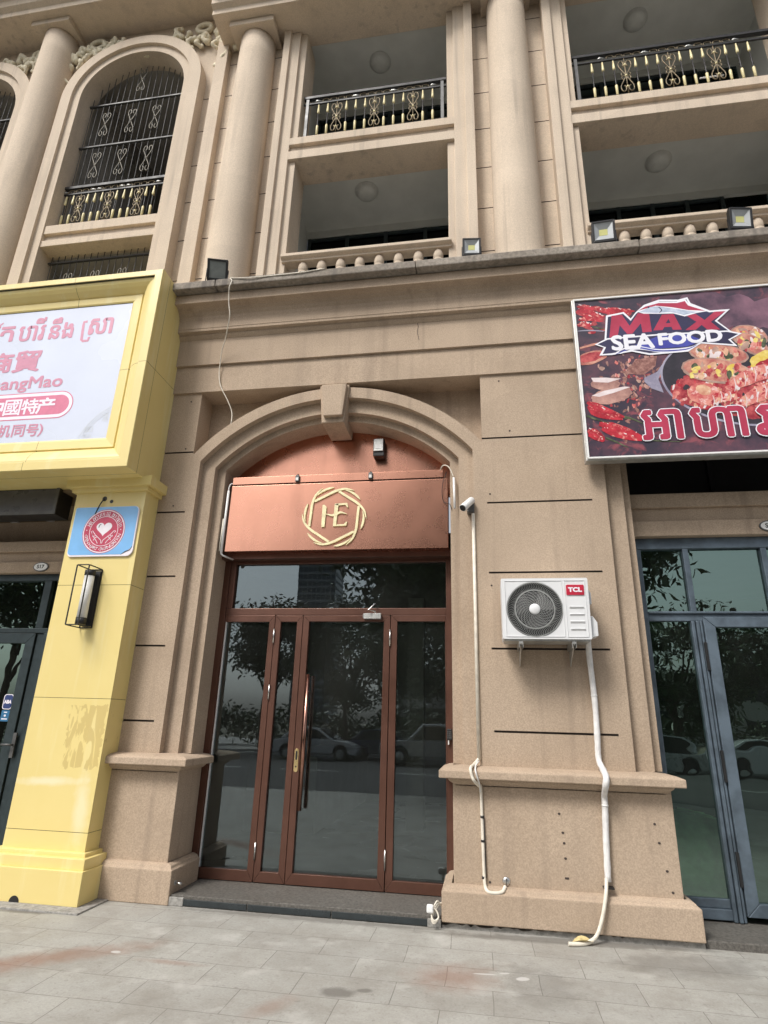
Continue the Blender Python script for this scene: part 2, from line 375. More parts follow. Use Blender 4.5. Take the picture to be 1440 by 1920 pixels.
_dg = None
def text_polys(body, bold=0.0, n=0, shear=0.0, res=3):
    cu = bpy.data.curves.new('lettering', 'FONT'); cu.body = body; cu.size = 1; cu.shear = shear; cu.resolution_u = res
    o = bpy.data.objects.new('lettering', cu); COL.objects.link(o); bpy.context.view_layer.update()
    me = o.evaluated_get(bpy.context.evaluated_depsgraph_get()).to_mesh()
    V = np.array([v.co[:2] for v in me.vertices]); Fc = [tuple(p.vertices) for p in me.polygons]
    bpy.data.objects.remove(o); bpy.data.curves.remove(cu)
    return V, Fc
def text_into(mb, body, x0, x1, z0, z1, y, m=0, bold=0.0, shear=0.0, fn=None):
    """flat lettering filling a rectangle of a plane at depth y; bold = stroke widening in metres"""
    V, Fc = text_polys(body, shear=shear)
    lo, hi = V.min(0), V.max(0)
    U = (V - lo) / (hi - lo) * np.array([x1 - x0, z1 - z0]) + np.array([x0, z0])
    offs = [(0, 0)] if not bold else [(0, 0), (bold, 0), (-bold, 0), (0, bold), (0, -bold), (bold * .7, bold * .7), (-bold * .7, bold * .7), (bold * .7, -bold * .7), (-bold * .7, -bold * .7)]
    for k, (dx, dz) in enumerate(offs):
        i = len(mb.v)
        for p in U:
            q = (p[0] + dx, p[1] + dz)
            if fn: q = fn(*q)
            mb.v.append((q[0], y - 0.00012 * k, q[1]))
        for fc in Fc: mb.f.append(tuple(i + a for a in fc)); mb.m.append(m); mb.s.append(False)

# ================================================================== SETTING
g = MB().box(-300, 300, -300, 300, -0.9, -0.42).build('terrain', 'earth'); struct(g)
p = MB().box(-14, 12, -1.9, 13, -0.3, 0.0).build('pavement', 'paving'); struct(p)
r = MB().box(-120, 120, -22.5, -2.05, -0.45, -0.34)
r = r.build('road', 'asphalt'); struct(r)
k = MB()
for i in range(26):
    k.box(-14 + i, -13.006 + i, -2.05, -1.9, -0.34, 0.005)
struct(k.build('kerb', 'kerb', bevel=0.015))
k = MB().box(-120, 120, -40, -22.5, -0.45, -0.24).build('far_pavement', 'kerb'); struct(k)
k = MB()
for i in range(30): k.box(-60 + i * 4, -57.6 + i * 4, -12.1, -11.95, -0.342, -0.336)
k.box(-120, 120, -21.9, -21.75, -0.342, -0.336)
struct(k.build('road_marking', 'white_paint'))

# ================================================================== BUILDING
B = thing('building', 'sand coloured stucco building with arched doorway, columns and open balconies', 'building', (-1.56, 5.68, 0))
YS = 5.68                       # front face of the lower pilasters
CX = -1.563                     # axis of the arched doorway
CZ = 2.993                      # centre of its arch
Z_ENT = 5.127
def plinth(parent, xb0, xb1, xs0, xs1, xc0, xc1, z0, back):
    mb = MB()
    mb.box(xb0, xb1, 5.55, back, z0, 0.245)
    # moulding that steps from base to die
    prof = [(0.0, 0.245), (0.0, 0.262), (0.022, 0.272), (0.03, 0.29), (0.052, 0.30), (0.08, 0.306)]
    for (a, za), (b_, zb) in zip(prof[:-1], prof[1:]):
        R0 = [(xb0 + a, back, za), (xb0 + a, 5.55 + a, za), (xb1 - a, 5.55 + a, za), (xb1 - a, back, za)]
        R1 = [(xb0 + b_, back, zb), (xb0 + b_, 5.55 + b_, zb), (xb1 - b_, 5.55 + b_, zb), (xb1 - b_, back, zb)]
        strip_faces(mb, R0, R1)
    o = mb.build('plinth_base', 'stucco', parent, bevel=0.008)
    d = MB().box(xs0, xs1, 5.63, back, 0.30, 1.075).build('plinth_die', 'stucco', parent, bevel=0.006)
    mb = MB()
    prof = [(0.13, 1.04), (0.13, 1.055), (0.105, 1.062), (0.075, 1.085), (0.072, 1.103), (0.0, 1.103), (0.0, 1.165), (0.055, 1.185), (0.185, 1.2)]
    for (a, za), (b_, zb) in zip(prof[:-1], prof[1:]):
        R0 = [(xc0 + a, back, za), (xc0 + a, 5.5 + a, za), (xc1 - a, 5.5 + a, za), (xc1 - a, back, za)]
        R1 = [(xc0 + b_, back, zb), (xc0 + b_, 5.5 + b_, zb), (xc1 - b_, 5.5 + b_, zb), (xc1 - b_, back, zb)]
        strip_faces(mb, R0, R1)
    a = prof[-1][0]; mb.face([(xc0 + a, back, 1.2), (xc0 + a, 5.5 + a, 1.2), (xc1 - a, 5.5 + a, 1.2), (xc1 - a, back, 1.2)])
    mb.build('plinth_cap', 'stucco', parent, bevel=0.008)
def grooved(mb, x0, x1, z0, z1, y, gs, h=0.018, d=0.02):
    """front face with recessed joints: gs = list of (x0,x1,z)"""
    zs = [z0]
    for gx0, gx1, gz in gs: zs += [gz - h / 2, gz + h / 2]
    zs.append(z1)
    for i in range(len(zs) - 1):
        if i % 2 == 0: mb.face([(x0, y, zs[i]), (x1, y, zs[i]), (x1, y, zs[i + 1]), (x0, y, zs[i + 1])]); continue
        a, b_, gz = gs[i // 2]; lo, hi = zs[i], zs[i + 1]
        if a > x0 + 1e-6: mb.face([(x0, y, lo), (a, y, lo), (a, y, hi), (x0, y, hi)])
        if b_ < x1 - 1e-6: mb.face([(b_, y, lo), (x1, y, lo), (x1, y, hi), (b_, y, hi)])
        mb.face([(a, y + d, lo), (b_, y + d, lo), (b_, y + d, hi), (a, y + d, hi)], 1)
        mb.face([(a, y, lo), (b_, y, lo), (b_, y + d, lo), (a, y + d, lo)], 1); mb.face([(a, y, hi), (b_, y, hi), (b_, y + d, hi), (a, y + d, hi)], 1)
        for xx in (a, b_): mb.face([(xx, y, lo), (xx, y + d, lo), (xx, y + d, hi), (xx, y, hi)], 1)
GZ = [1.486 + 0.72 * k for k in range(5)]
# right pilaster ------------------------------------------------------------
mb = MB()
gs = [(0.08, 1.13, z) for z in GZ[:4]] + [(CX + 1.6135, 1.24, GZ[4])]
gs[3] = (0.085, 1.10, GZ[3])
x0 = CX + 1.6135
grooved(mb, x0, 1.24, 1.2, Z_ENT, YS, gs)
for x, ya, yb, xn in ((1.24, YS, 5.76, 1.412), (1.412, 5.76, 5.84, 1.492), (1.492, 5.84, 6.45, None)):
    mb.face([(x, ya, 1.2), (x, yb, 1.2), (x, yb, Z_ENT), (x, ya, Z_ENT)])
    if xn: mb.face([(x, yb, 1.2), (xn, yb, 1.2), (xn, yb, Z_ENT), (x, yb, Z_ENT)])
mb.face([(x0, YS, CZ + 1.2), (x0, 5.97, CZ + 1.2), (x0, 5.97, Z_ENT), (x0, YS, Z_ENT)])
PR = mb.build('pilaster', ['stucco', 'groove'], B)
plinth(PR, -0.385, 1.587, -0.288, 1.487, -0.40, 1.578, 0.045, 6.1)
# left pilaster
mb = MB()
gs = [(-4.2, -3.178, z) for z in GZ]
grooved(mb, -4.4, -3.1765, 1.2, Z_ENT, YS, gs)
mb.face([(-3.1765, YS, CZ + 1.2), (-3.1765, 5.97, CZ + 1.2), (-3.1765, 5.97, Z_ENT), (-3.1765, YS, Z_ENT)])
mb.face([(-4.4, YS, 1.2), (-4.4, 6.45, 1.2), (-4.4, 6.45, Z_ENT), (-4.4, YS, Z_ENT)])
PL = mb.build('pilaster', ['stucco', 'groove'], B)
plinth(PL, -4.31, -2.732, -4.28, -2.822, -4.31, -2.706, 0.0, 6.1)
# arch surround: three stepped bands running down as jambs -------------------
mb = MB()
RO, R1, R2, R3 = 2.097, 1.967, 1.82, 1.745
W0, W1, W2, W3 = 1.6135, 1.515, 1.365, 1.27
def band_line(R, W, y, zb=1.2, n=40):
    a = math.degrees(math.acos(W / R)); pts = [(CX - W, y, zb)]
    pts += [(CX + R * math.cos(rad(t)), y, CZ + R * math.sin(rad(t))) for t in np.linspace(180 - a, a, n)]
    return pts + [(CX + W, y, zb)]
for (Ra, Wa, Rb, Wb, y) in ((RO, W0, R1, W1, YS), (R1, W1, R2, W2, 5.76), (R2, W2, R3, W3, 5.84)):
    strip_faces(mb, band_line(Ra, Wa, y), band_line(Rb, Wb, y))
for (R, W, ya, yb) in ((R1, W1, YS, 5.76), (R2, W2, 5.76, 5.84), (R3, W3, 5.84, 6.3)):
    strip_faces(mb, band_line(R, W, ya), band_line(R, W, yb))
lo = band_line(RO, W0, YS)[1:-1]; strip_faces(mb, lo, [(p[0], 5.97, p[2]) for p in lo])
for s in (-1, 1): mb.face([(CX + s * W3, 5.84, 0.05), (CX + s * W3, 6.3, 0.05), (CX + s * W3, 6.3, 1.2), (CX + s * W3, 5.84, 1.2)])
AR = mb.build('arch_surround', 'stucco', B)
mb = MB()
mb.prism([(-1.735, 5.1), (-1.395, 5.1), (-1.44, 4.63), (-1.69, 4.63)], 5.645, 6.1)
mb.prism([(-1.702, 5.085), (-1.412, 5.085), (-1.447, 4.69), (-1.663, 4.69)], 5.59, 5.646)
mb.build('keystone', 'stucco', AR, bevel=0.01)
mb = MB(); P = [(CX + 1.9 * math.cos(rad(t)), 5.97, CZ + 1.9 * math.sin(rad(t))) for t in np.linspace(150, 30, 30)]
strip_faces(mb, P, [(p[0], 5.97, Z_ENT + 0.02) for p in P]); mb.build('spandrel_wall', 'stucco', B)
# entablature over the ground floor ------------------------------------------
prof = [(6.35, Z_ENT), (5.655, Z_ENT), (5.655, 5.483), (5.625, 5.483), (5.625, 5.835), (5.617, 5.84), (5.59, 5.872), (5.59, 5.895), (5.545, 5.905), (5.545, 5.935), (5.54, 5.94)]
prof += [(5.54 - 0.075 * math.sin(rad(t)) , 6.19 - 0.16 * (1 - math.sin(rad(t))) ) for t in (0, 20, 40, 60, 80, 90)][0:0]
prof += [(5.54, 6.05), (5.53, 6.10), (5.505, 6.145), (5.47, 6.175), (5.43, 6.19), (5.385, 6.193), (5.385, 6.30), (5.40, 6.325), (6.35, 6.325)]
ENT = MB().prism(prof, -9.5, 6.5, 'x').build('entablature', 'stucco', B)
mb = MB(); xs = [-9.5, -6.2, -3.0, -0.62, 1.75, 4.1, 6.5]
for a, b_ in zip(xs[:-1], xs[1:]): mb.box(a + 0.003, b_ - 0.003, 5.285, 6.35, 6.322, 6.422)
mb.build('ledge_slab', 'ledge', B, bevel=0.012)
# crack down the frieze
mb = MB(); x = -0.62
pts = []
zz = 6.19
for i in range(14): pts.append((x + random.uniform(-0.012, 0.012), zz)); zz -= 0.045
mb.ribbon([(a, b_) for a, b_ in pts if b_ < 5.93] or pts, 0.006, 5.6235, 0.001)
mb.build('frieze_crack', 'groove', ENT)

# ---------------------------------------------------------------- doorway
YD = 6.12
mb = MB(); mb.prism(arc(CX, CZ, R3 + 0.06, 180 - 43, 43, 30) + [(CX + 1.3, 3.9), (CX - 1.3, 3.9)], 6.115, 6.16)
TY = mb.build('tympanum_panel', 'copper', B)
mb = MB().box(-2.86, -0.28, 6.0, 6.16, 3.19, 3.262); mb.build('door_header', 'bronze', B)
def mitred(mb, x0, x1, z0, z1, l, r_, b_, t_, y0, y1, m=0):
    """rectangular frame of four mitred bars, a hair line open at each mitre"""
    e = 0.0012
    o = [(x0, z0), (x1, z0), (x1, z1), (x0, z1)]; i = [(x0 + l, z0 + b_), (x1 - r_, z0 + b_), (x1 - r_, z1 - t_), (x0 + l, z1 - t_)]
    for k in range(4):
        q = [Vector(o[k]), Vector(o[(k + 1) % 4]), Vector(i[(k + 1) % 4]), Vector(i[k])]
        d = (q[1] - q[0]).normalized() * e
        mb.prism([q[0] + d, q[1] - d, q[2] - d, q[3] + d], y0, y1, 'y', m)
def pane(name, x0, x1, z0, z1, y, mat_, parent):
    mb = MB(); mb.face([(x0, y, z0), (x1, y, z0), (x1, y, z1), (x0, y, z1)]); return mb.build(name, mat_, parent, fix=False)
mb = MB()
mb.box(-2.90, -2.765, 6.11, 6.2, 0.087, 3.19); mb.box(-2.7645, -2.70, 6.121, 6.2, 2.666, 3.19)
mb.box(-0.362, -0.27, 6.11, 6.2, 0.087, 3.19)
mb.box(-2.764, -0.363, 6.122, 6.2, 2.592, 2.664); mb.box(-2.70, -0.363, 6.125, 6.2, 3.16, 3.189)
mb.box(-2.7, -0.4, 6.165, 6.175, 2.57, 2.6, 1); mb.box(-2.2, -0.93, 6.19, 6.2, 0.088, 2.592, 1) if False else None
DF = mb.build('door_frame', ['bronze', 'black'], B, bevel=0.003)
pane('transom_pane', -2.70, -0.362, 2.66, 3.165, 6.16, 'glass_door', DF)
mb = MB(); mitred(mb, -2.764, -2.195, 0.088, 2.588, 0.012, 0.062, 0.092, 0.07, 6.118, 6.17)
fp = mb.build('fixed_window', 'bronze', B, bevel=0.002); pane('glass_pane', -2.755, -2.254, 0.178, 2.522, 6.15, 'glass_door', fp)
mb = MB().box(-2.7525, -2.746, 6.12, 6.149, 0.18, 2.52); mb.build('sealant_strip', 'white_plastic', fp)
mb = MB(); mitred(mb, -0.937, -0.363, 0.088, 2.588, 0.068, 0.012, 0.092, 0.062, 6.118, 6.17)
fq = mb.build('fixed_window', 'bronze', B, bevel=0.002); pane('glass_pane', -0.872, -0.374, 0.178, 2.528, 6.15, 'glass_door', fq)
mb = MB(); mitred(mb, -2.189, -1.885, 0.09, 2.585, 0.062, 0.062, 0.088, 0.065, 6.116, 6.168)
l1 = mb.build('door_leaf', 'bronze', B, bevel=0.002); pane('glass_pane', -2.13, -1.945, 0.176, 2.522, 6.15, 'glass_door', l1)
mb = MB(); mitred(mb, -1.879, -0.944, 0.09, 2.585, 0.065, 0.065, 0.092, 0.062, 6.114, 6.168)
l2 = mb.build('door_leaf', 'bronze', B, bevel=0.002); pane('glass_pane', -1.816, -1.007, 0.178, 2.526, 6.15, 'glass_door', l2)
for z in (2.368, 1.797, 0.346):
    MB().tube([(-2.192, 6.107, z - 0.075), (-2.192, 6.107, z + 0.075)], 0.0095).build('hinge', 'chrome', l1)
for z in (2.355, 0.343):
    MB().tube([(-0.941, 6.107, z - 0.085), (-0.941, 6.107, z + 0.085)], 0.0095).build('hinge', 'chrome', l2)
mb = MB(); mb.tube([(-1.765, 6.045, 0.72), (-1.765, 6.045, 1.973)], 0.02, 14)
for z in (0.92, 1.35, 1.8): mb.tube([(-1.765, 6.045, z), (-1.8, 6.115, z)], 0.01)
mb.build('pull_handle', 'handle', l2)
mb = MB(); mb.tube([(-1.765, 6.215, 0.72), (-1.765, 6.215, 1.973)], 0.02, 14); mb.build('pull_handle', 'handle', l2)
mb = MB(); mb.prism(arc(-1.848, 1.245, 0.02, 0, 180, 10) + arc(-1.848, 1.07, 0.02, 180, 360, 10), 6.107, 6.1145)
mb.prism(arc(-1.848, 1.235, 0.009, 0, 180, 8) + arc(-1.848, 1.17, 0.009, 180, 360, 8), 6.105, 6.1075, 'y', 1); mb.disc(-1.848, 6.105, 1.10, 0.008, None, 14, 1, 0.0025)
mb.build('lock_plate', ['brass', 'black'], l2, bevel=0.001)
mb = MB(); mb.box(-1.215, -1.035, 6.06, 6.114, 2.545, 2.60); mb.box(-1.225, -1.215, 6.065, 6.112, 2.552, 2.594, 1)
mb.tube([(-1.10, 6.085, 2.60), (-1.10, 6.08, 2.625), (-1.16, 6.02, 2.63), (-1.10, 6.06, 2.70), (-1.095, 6.12, 2.70)], 0.0085, 8, 1)
mb.build('door_closer', ['steel', 'chrome'], l2, bevel=0.004)
# step of dark granite with tile riser
mb = MB(); mb.box(-2.728, -0.39, 5.575, 6.5, -0.01, 0.082)
mb.build('door_step', 'granite', B, bevel=0.006)
mb = MB()
for a, b_ in ((-2.60, -2.03), (-2.02, -1.30), (-1.29, -0.50)): mb.box(a, b_, 5.565, 5.58, 0.008, 0.054)
mb.build('riser_tile', 'tile', B, bevel=0.002)
MB().box(-0.50, -0.39, 5.56, 5.7, 0.0, 0.06).build('mortar_patch', 'mortar', B, bevel=0.006); MB().box(-2.735, -2.60, 5.56, 5.7, 0.0, 0.066).build('mortar_patch', 'mortar', B, bevel=0.006)
mb = MB(); top = [(-0.385 + 1.97 * k / 60, random.uniform(0.012, 0.04) + 0.02 * k / 60) for k in range(61)]
mb.prism([(-0.385, -0.01)] + top + [(1.585, -0.01)], 5.585, 5.72); mb.build('mortar_bed', 'mortar', B)
# shop room behind the door
def room(name, x0, x1, y0, y1, z0, z1, wall, floor, parent):
    mb = MB()
    mb.face([(x0, y0, z0), (x1, y0, z0), (x1, y1, z0), (x0, y1, z0)], 1)
    mb.face([(x0, y0, z1), (x1, y0, z1), (x1, y1, z1), (x0, y1, z1)], 0)
    mb.face([(x0, y1, z0), (x1, y1, z0), (x1, y1, z1), (x0, y1, z1)], 0)
    mb.face([(x0, y0, z0), (x0, y1, z0), (x0, y1, z1), (x0, y0, z1)], 0); mb.face([(x1, y0, z0), (x1, y1, z0), (x1, y1, z1), (x1, y0, z1)], 0)
    return mb.build(name, [wall, floor], parent, fix=False)
M['floor_tile'] = plain('shop_floor_tile', (0.62, 0.63, 0.61), 0.25, var=0.06, scale=1.5)
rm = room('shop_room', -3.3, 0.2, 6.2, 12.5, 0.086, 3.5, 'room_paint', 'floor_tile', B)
mb = MB().box(-3.29, -2.3, 8.6, 12.4, 0.087, 1.05); mb.build('counter_wall', 'room_paint', rm)
mb = MB().box(-1.15, -0.9, 9.3, 9.6, 0.087, 3.4); mb.build('room_post', 'room_paint', rm)

# ---------------------------------------------------------------- right shopfront
mb = MB(); mb.box(1.5, 6.5, 6.02, 6.35, 3.665, 3.815); mb.box(1.5, 6.5, 6.06, 6.35, 3.52, 3.666); mb.box(1.5, 6.5, 6.02, 6.35, 3.364, 3.522)
mb.build('shop_lintel', 'stucco', B, bevel=0.006)
mb = MB()
def bar(mb, x0, x1, z0, z1, y0=6.10, y1=6.19): mb.box(x0, x1, y0, y1, z0, z1)
mb.box(1.488, 6.5, 6.10, 6.19, 3.25, 3.364); bar(mb, 1.488, 1.60, 0.06, 3.249); bar(mb, 1.601, 6.5, 2.60, 2.622, 6.085)
for x in (1.995, 2.712, 3.45, 4.1): bar(mb, x, x + 0.053, 2.623, 3.249)
bar(mb, 1.601, 6.5, 2.53, 2.599, 6.11)
bar(mb, 1.98, 2.012, 0.06, 2.529, 6.095); bar(mb, 2.02, 2.05, 0.06, 2.529, 6.085); bar(mb, 2.058, 2.08, 0.06, 2.529, 6.10)
bar(mb, 1.601, 1.979, 0.07, 0.15, 6.10); bar(mb, 1.601, 1.979, 0.151, 0.22, 6.12)
RF = mb.build('window_frame', 'blue_alu', B, bevel=0.006)
mb = MB(); mitred(mb, 2.088, 3.05, 0.105, 2.57, 0.10, 0.10, 0.10, 0.098, 6.09, 6.15)
rl = mb.build('door_leaf', 'blue_alu', B, bevel=0.005); pane('glass_pane', 2.18, 2.96, 0.20, 2.48, 6.13, 'glass_right', rl)
for z in (0.45, 1.25, 2.2): MB().box(2.062, 2.085, 6.075, 6.10, z - 0.13, z + 0.13).build('hinge', 'black', rl, bevel=0.003)
pane('glass_pane', 1.60, 1.98, 0.215, 2.535, 6.14, 'glass_right', RF)
pane('glass_pane', 1.60, 1.996, 2.62, 3.252, 6.15, 'glass_right', RF); pane('glass_pane', 2.047, 2.713, 2.62, 3.252, 6.15, 'glass_right', RF)
pane('glass_pane', 2.764, 6.4, 2.62, 3.252, 6.15, 'glass_right', RF)
mb = MB(); mb.box(1.592, 6.5, 5.60, 6.5, -0.01, 0.055); mb.build('door_step', 'granite', B, bevel=0.008)
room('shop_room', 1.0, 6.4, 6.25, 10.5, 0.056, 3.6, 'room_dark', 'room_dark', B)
mb = MB(); mb.box(1.5, 6.5, 6.4, 6.5, 3.7, 5.2)
for x in (2.45, 3.4): mb.box(x, x + 0.05, 6.34, 6.41, 3.8, 5.15)
mb.build('dark_recess_panel', 'black', B)  # black sheet stands in for the dark recess above the lintel
# ---------------------------------------------------------------- left shopfront
mb = MB(); mb.box(-9.5, -4.3, 6.02, 6.3, 3.328, 3.455); mb.box(-9.5, -4.3, 6.07, 6.3, 3.20, 3.33); mb.box(-9.5, -4.3, 6.02, 6.3, 3.072, 3.202)
mb.box(-9.5, -4.3, 6.31, 6.4, 3.0, 3.95); mb.build('shop_lintel', 'stucco', B, bevel=0.006)
M['soffit_brown'] = plain('brown_soffit', (0.20, 0.15, 0.09), 0.8, var=0.1, scale=2)
mb = MB(); mb.box(-9.5, -4.335, 5.79, 6.6, 3.80, 3.9); mb.box(-9.5, -4.335, 5.6, 6.6, 3.902, 3.97); mb.build('shop_soffit', 'soffit_brown', B)
mb = MB(); bar(mb, -9.5, -4.3, 2.99, 3.072)
for x in (-5.046, -5.95): bar(mb, x, x + 0.095, 2.44, 2.989)
bar(mb, -9.5, -4.3, 2.385, 2.439); bar(mb, -4.91, -4.82, 0.05, 2.384, 6.09); bar(mb, -5.13 + 0.12, -4.918, 0.05, 2.384, 6.12)
LF = mb.build('window_frame', 'dark_alu', B, bevel=0.005)
pane('glass_pane', -9.4, -4.3, 2.43, 2.995, 6.15, 'glass_left', LF); pane('glass_pane', -4.83, -4.3, 0.1, 2.39, 6.16, 'glass_left', LF)
mb = MB(); mitred(mb, -6.0, -5.02, 0.1, 2.38, 0.11, 0.11, 0.13, 0.11, 6.10, 6.16)
ll = mb.build('door_leaf', 'dark_alu', B, bevel=0.004); pane('glass_pane', -5.9, -5.12, 0.22, 2.28, 6.135, 'glass_left', ll)
mb = MB(); mb.box(-5.01, -4.97, 6.085, 6.10, 1.07, 1.32); mb.tube([(-4.99, 6.085, 1.2), (-4.99, 6.045, 1.2), (-5.1, 6.045, 1.2)], 0.011)
mb.build('lever_handle', 'iron_grey', ll)
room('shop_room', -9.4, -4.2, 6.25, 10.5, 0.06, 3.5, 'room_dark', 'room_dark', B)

# ---------------------------------------------------------------- upper storeys
ZL = 6.422                       # top of the ledge
YW = 6.14                        # upper wall face
Z_SOF, Z_SOFL = 11.83, 12.70     # undersides of the two eaves
GU = [6.53, 7.245, 7.955, 8.668, 9.39, 10.10, 10.81, 11.52]
def frame_bands(name, parent, xs_l, xs_r, z0, z1, back=6.48):
    """stepped vertical frames either side of an opening: xs_l = outer edge, A/B, B/C, inner edge"""
    for xs in (xs_l, xs_r):
        a, b_, c, d = xs; s = 1 if d > a else -1; mb = MB()
        pl = [(a, YW + 0.03), (a, 5.95), (b_, 5.95), (b_, 6.0), (c, 6.0), (c, 6.05), (d, 6.05), (d, back), (a, back)]
        mb.prism(pl, z0, z1, 'z'); mb.build(name, 'stucco_up', parent, bevel=0.006)
FM = ((-2.82, -2.715, -2.57, -2.472), (0.092, -0.028, -0.19, -0.287))
FR = ((1.102, 1.22, 1.374, 1.459), (4.55, 4.43, 4.28, 4.18))
frame_bands('opening_frame', B, *FM, ZL - 0.01, Z_SOF); frame_bands('opening_frame', B, *FR, ZL - 0.01, Z_SOF)
mb = MB()
for x0, x1 in ((0.05, 1.15), (-3.80, -2.78), (4.5, 6.4)):
    mb = MB(); grooved(mb, x0, x1, ZL - 0.02, Z_SOF, YW, [(x0, x1, z) for z in GU], 0.014, 0.015)
    mb.build('upper_wall', ['stucco_up', 'groove'], B)
def column(x, z1):
    mb = MB(); H = z1 - ZL
    pr = [(0.335, ZL - .01), (0.335, ZL + 0.10), (0.315, ZL + 0.13)] + [(0.305 - 0.028 * (k / 12) ** 1.6, ZL + 0.15 + (H - 0.15) * k / 12) for k in range(13)]
    mb.lathe(pr, (x, 6.05, 0), 40)
    o = mb.build('column', 'stucco_up', B); return o
for x, z1 in ((-6.98, 12.60), (-3.285, 11.72), (0.594, 11.72), (5.5, 11.72)):
    o = column(x, z1)
    MB().box(x - 0.36, x + 0.36, 5.70, 6.38, z1 - 0.004, z1 + 0.104).build('abacus', 'stucco_up', o, bevel=0.008)
# eaves: low one over the balconies, high one over the arched bays
prof = [(6.24, 12.3), (6.24, Z_SOF), (5.573, Z_SOF), (5.573, 11.93), (5.50, 11.97), (5.50, 12.10), (5.42, 12.16), (5.30, 12.22), (5.30, 12.42), (5.15, 12.5), (5.15, 12.75), (6.24, 12.75)]
MB().prism(prof, -3.885, 6.5, 'x').build('eaves', 'stucco_up', B, bevel=0.006)
prof = [(6.3, Z_SOFL), (5.575, Z_SOFL), (5.575, 12.80), (5.50, 12.85), (5.50, 12.99), (5.40, 13.05), (5.25, 13.12), (5.25, 13.4), (5.0, 13.5), (5.0, 13.9), (6.3, 13.9)]
MB().prism(prof, -13, -3.6, 'x').build('eaves', 'stucco_up', B, bevel=0.006)
# balconies of the middle and right bays
def loggia(xl, xr):
    mb = MB()
    for z0, z1 in ((6.3, 9.25), (9.46, 12.0)):
        a, b_, y0, y1 = xl - 0.25, xr + 0.25, 6.44, 7.55
        mb.face([(a, y0 - .4, z1), (b_, y0 - .4, z1), (b_, y1, z1), (a, y1, z1)]); mb.face([(a, y0, z0), (b_, y0, z0), (b_, y1, z0), (a, y1, z0)])
        for x in (a, b_): mb.face([(x, y0, z0), (x, y1, z0), (x, y1, z1), (x, y0, z1)])
        mb.face([(a, y1 - .06, z1 - 0.13), (b_, y1 - .06, z1 - 0.13), (b_, y1 - .06, z1), (a, y1 - .06, z1)]); mb.face([(a, y1 - .06, z1 - .13), (b_, y1 - .06, z1 - .13), (b_, y1, z1 - .13), (a, y1, z1 - .13)])
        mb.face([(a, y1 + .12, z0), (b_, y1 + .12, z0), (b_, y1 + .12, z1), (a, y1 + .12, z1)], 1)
        e = xr - 0.45 if xr > 3 else xr + 0.2
        if xr > 3: mb.face([(e, y1 - .01, z0), (b_, y1 - .01, z0), (b_, y1 - .01, z1 - .13), (e, y1 - .01, z1 - .13)])
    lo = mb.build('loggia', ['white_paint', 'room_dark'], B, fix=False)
    mb = MB()
    for z0, z1 in ((6.3, 9.11), (9.46, 11.86)):
        n = 4 if xr < 3 else 5; e = xr + 0.2 if xr < 3 else xr - 0.45
        for k in range(n + 1):
            x = xl - 0.2 + (e - xl + 0.2) * k / n; mb.box(x - 0.03, x + 0.03, 7.5, 7.57, z0, z1)
        mb.box(xl - .2, e, 7.505, 7.565, z1 - 0.36, z1 - 0.31); mb.box(xl - .2, e, 7.506, 7.564, z1 - 0.05, z1)
    wf = mb.build('window_frame', 'dark_alu', lo)
    for z0, z1 in ((6.3, 9.11), (9.46, 11.86)): pane('glass_pane', xl - .2, xr + .2, z0, z1, 7.54, 'glass_dark', wf)
    mb = MB()
    mb.prism([(6.0, 9.387), (6.0, 9.522), (6.46, 9.522), (6.46, 9.105), (6.0, 9.105), (6.0, 9.26), (6.055, 9.26), (6.055, 9.387)], xl - 0.1, xr + 0.1, 'x')
    return lo, mb.build('balcony_beam', 'stucco_up', B, bevel=0.005)
loggia(-2.472, -0.287); loggia(1.459, 4.18)
# stone balustrades on the ledge
def balustrade(xl, xr, x0, step, n):
    mb = MB()
    mb.prism([(5.99, 7.315), (5.97, 7.33), (5.97, 7.372), (6.0, 7.385), (6.19, 7.385), (6.21, 7.372), (6.21, 7.315), (6.17, 7.30), (6.17, 7.275), (6.02, 7.275), (6.02, 7.30)], xl - 0.04, xr + 0.04, 'x')
    rail_ = mb.build('balustrade', 'stucco_up', B, bevel=0.004)
    pr = [(0.03, 7.28), (0.045, 7.272), (0.06, 7.24), (0.066, 7.19), (0.064, 7.14), (0.052, 7.125), (0.066, 7.118), (0.068, 7.10), (0.054, 7.088), (0.034, 7.03), (0.032, 6.95), (0.06, 6.78), (0.072, 6.68), (0.06, 6.56), (0.045, 6.53), (0.07, 6.51), (0.07, 6.42)]
    first = None
    for k in range(n):
        x = x0 + step * k
        if first is None:
            first = MB().lathe(pr, (0, 0, 0), 18).build('baluster', 'stucco_up', rail_); first.location = (x, 6.09, 0)
        else:
            c = first.copy(); COL.objects.link(c); c.parent = rail_; c.location = (x, 6.09, 0)
balustrade(-2.472, -0.287, -2.224, 0.2571, 8); balustrade(1.459, 4.18, 1.60, 0.2495, 11)
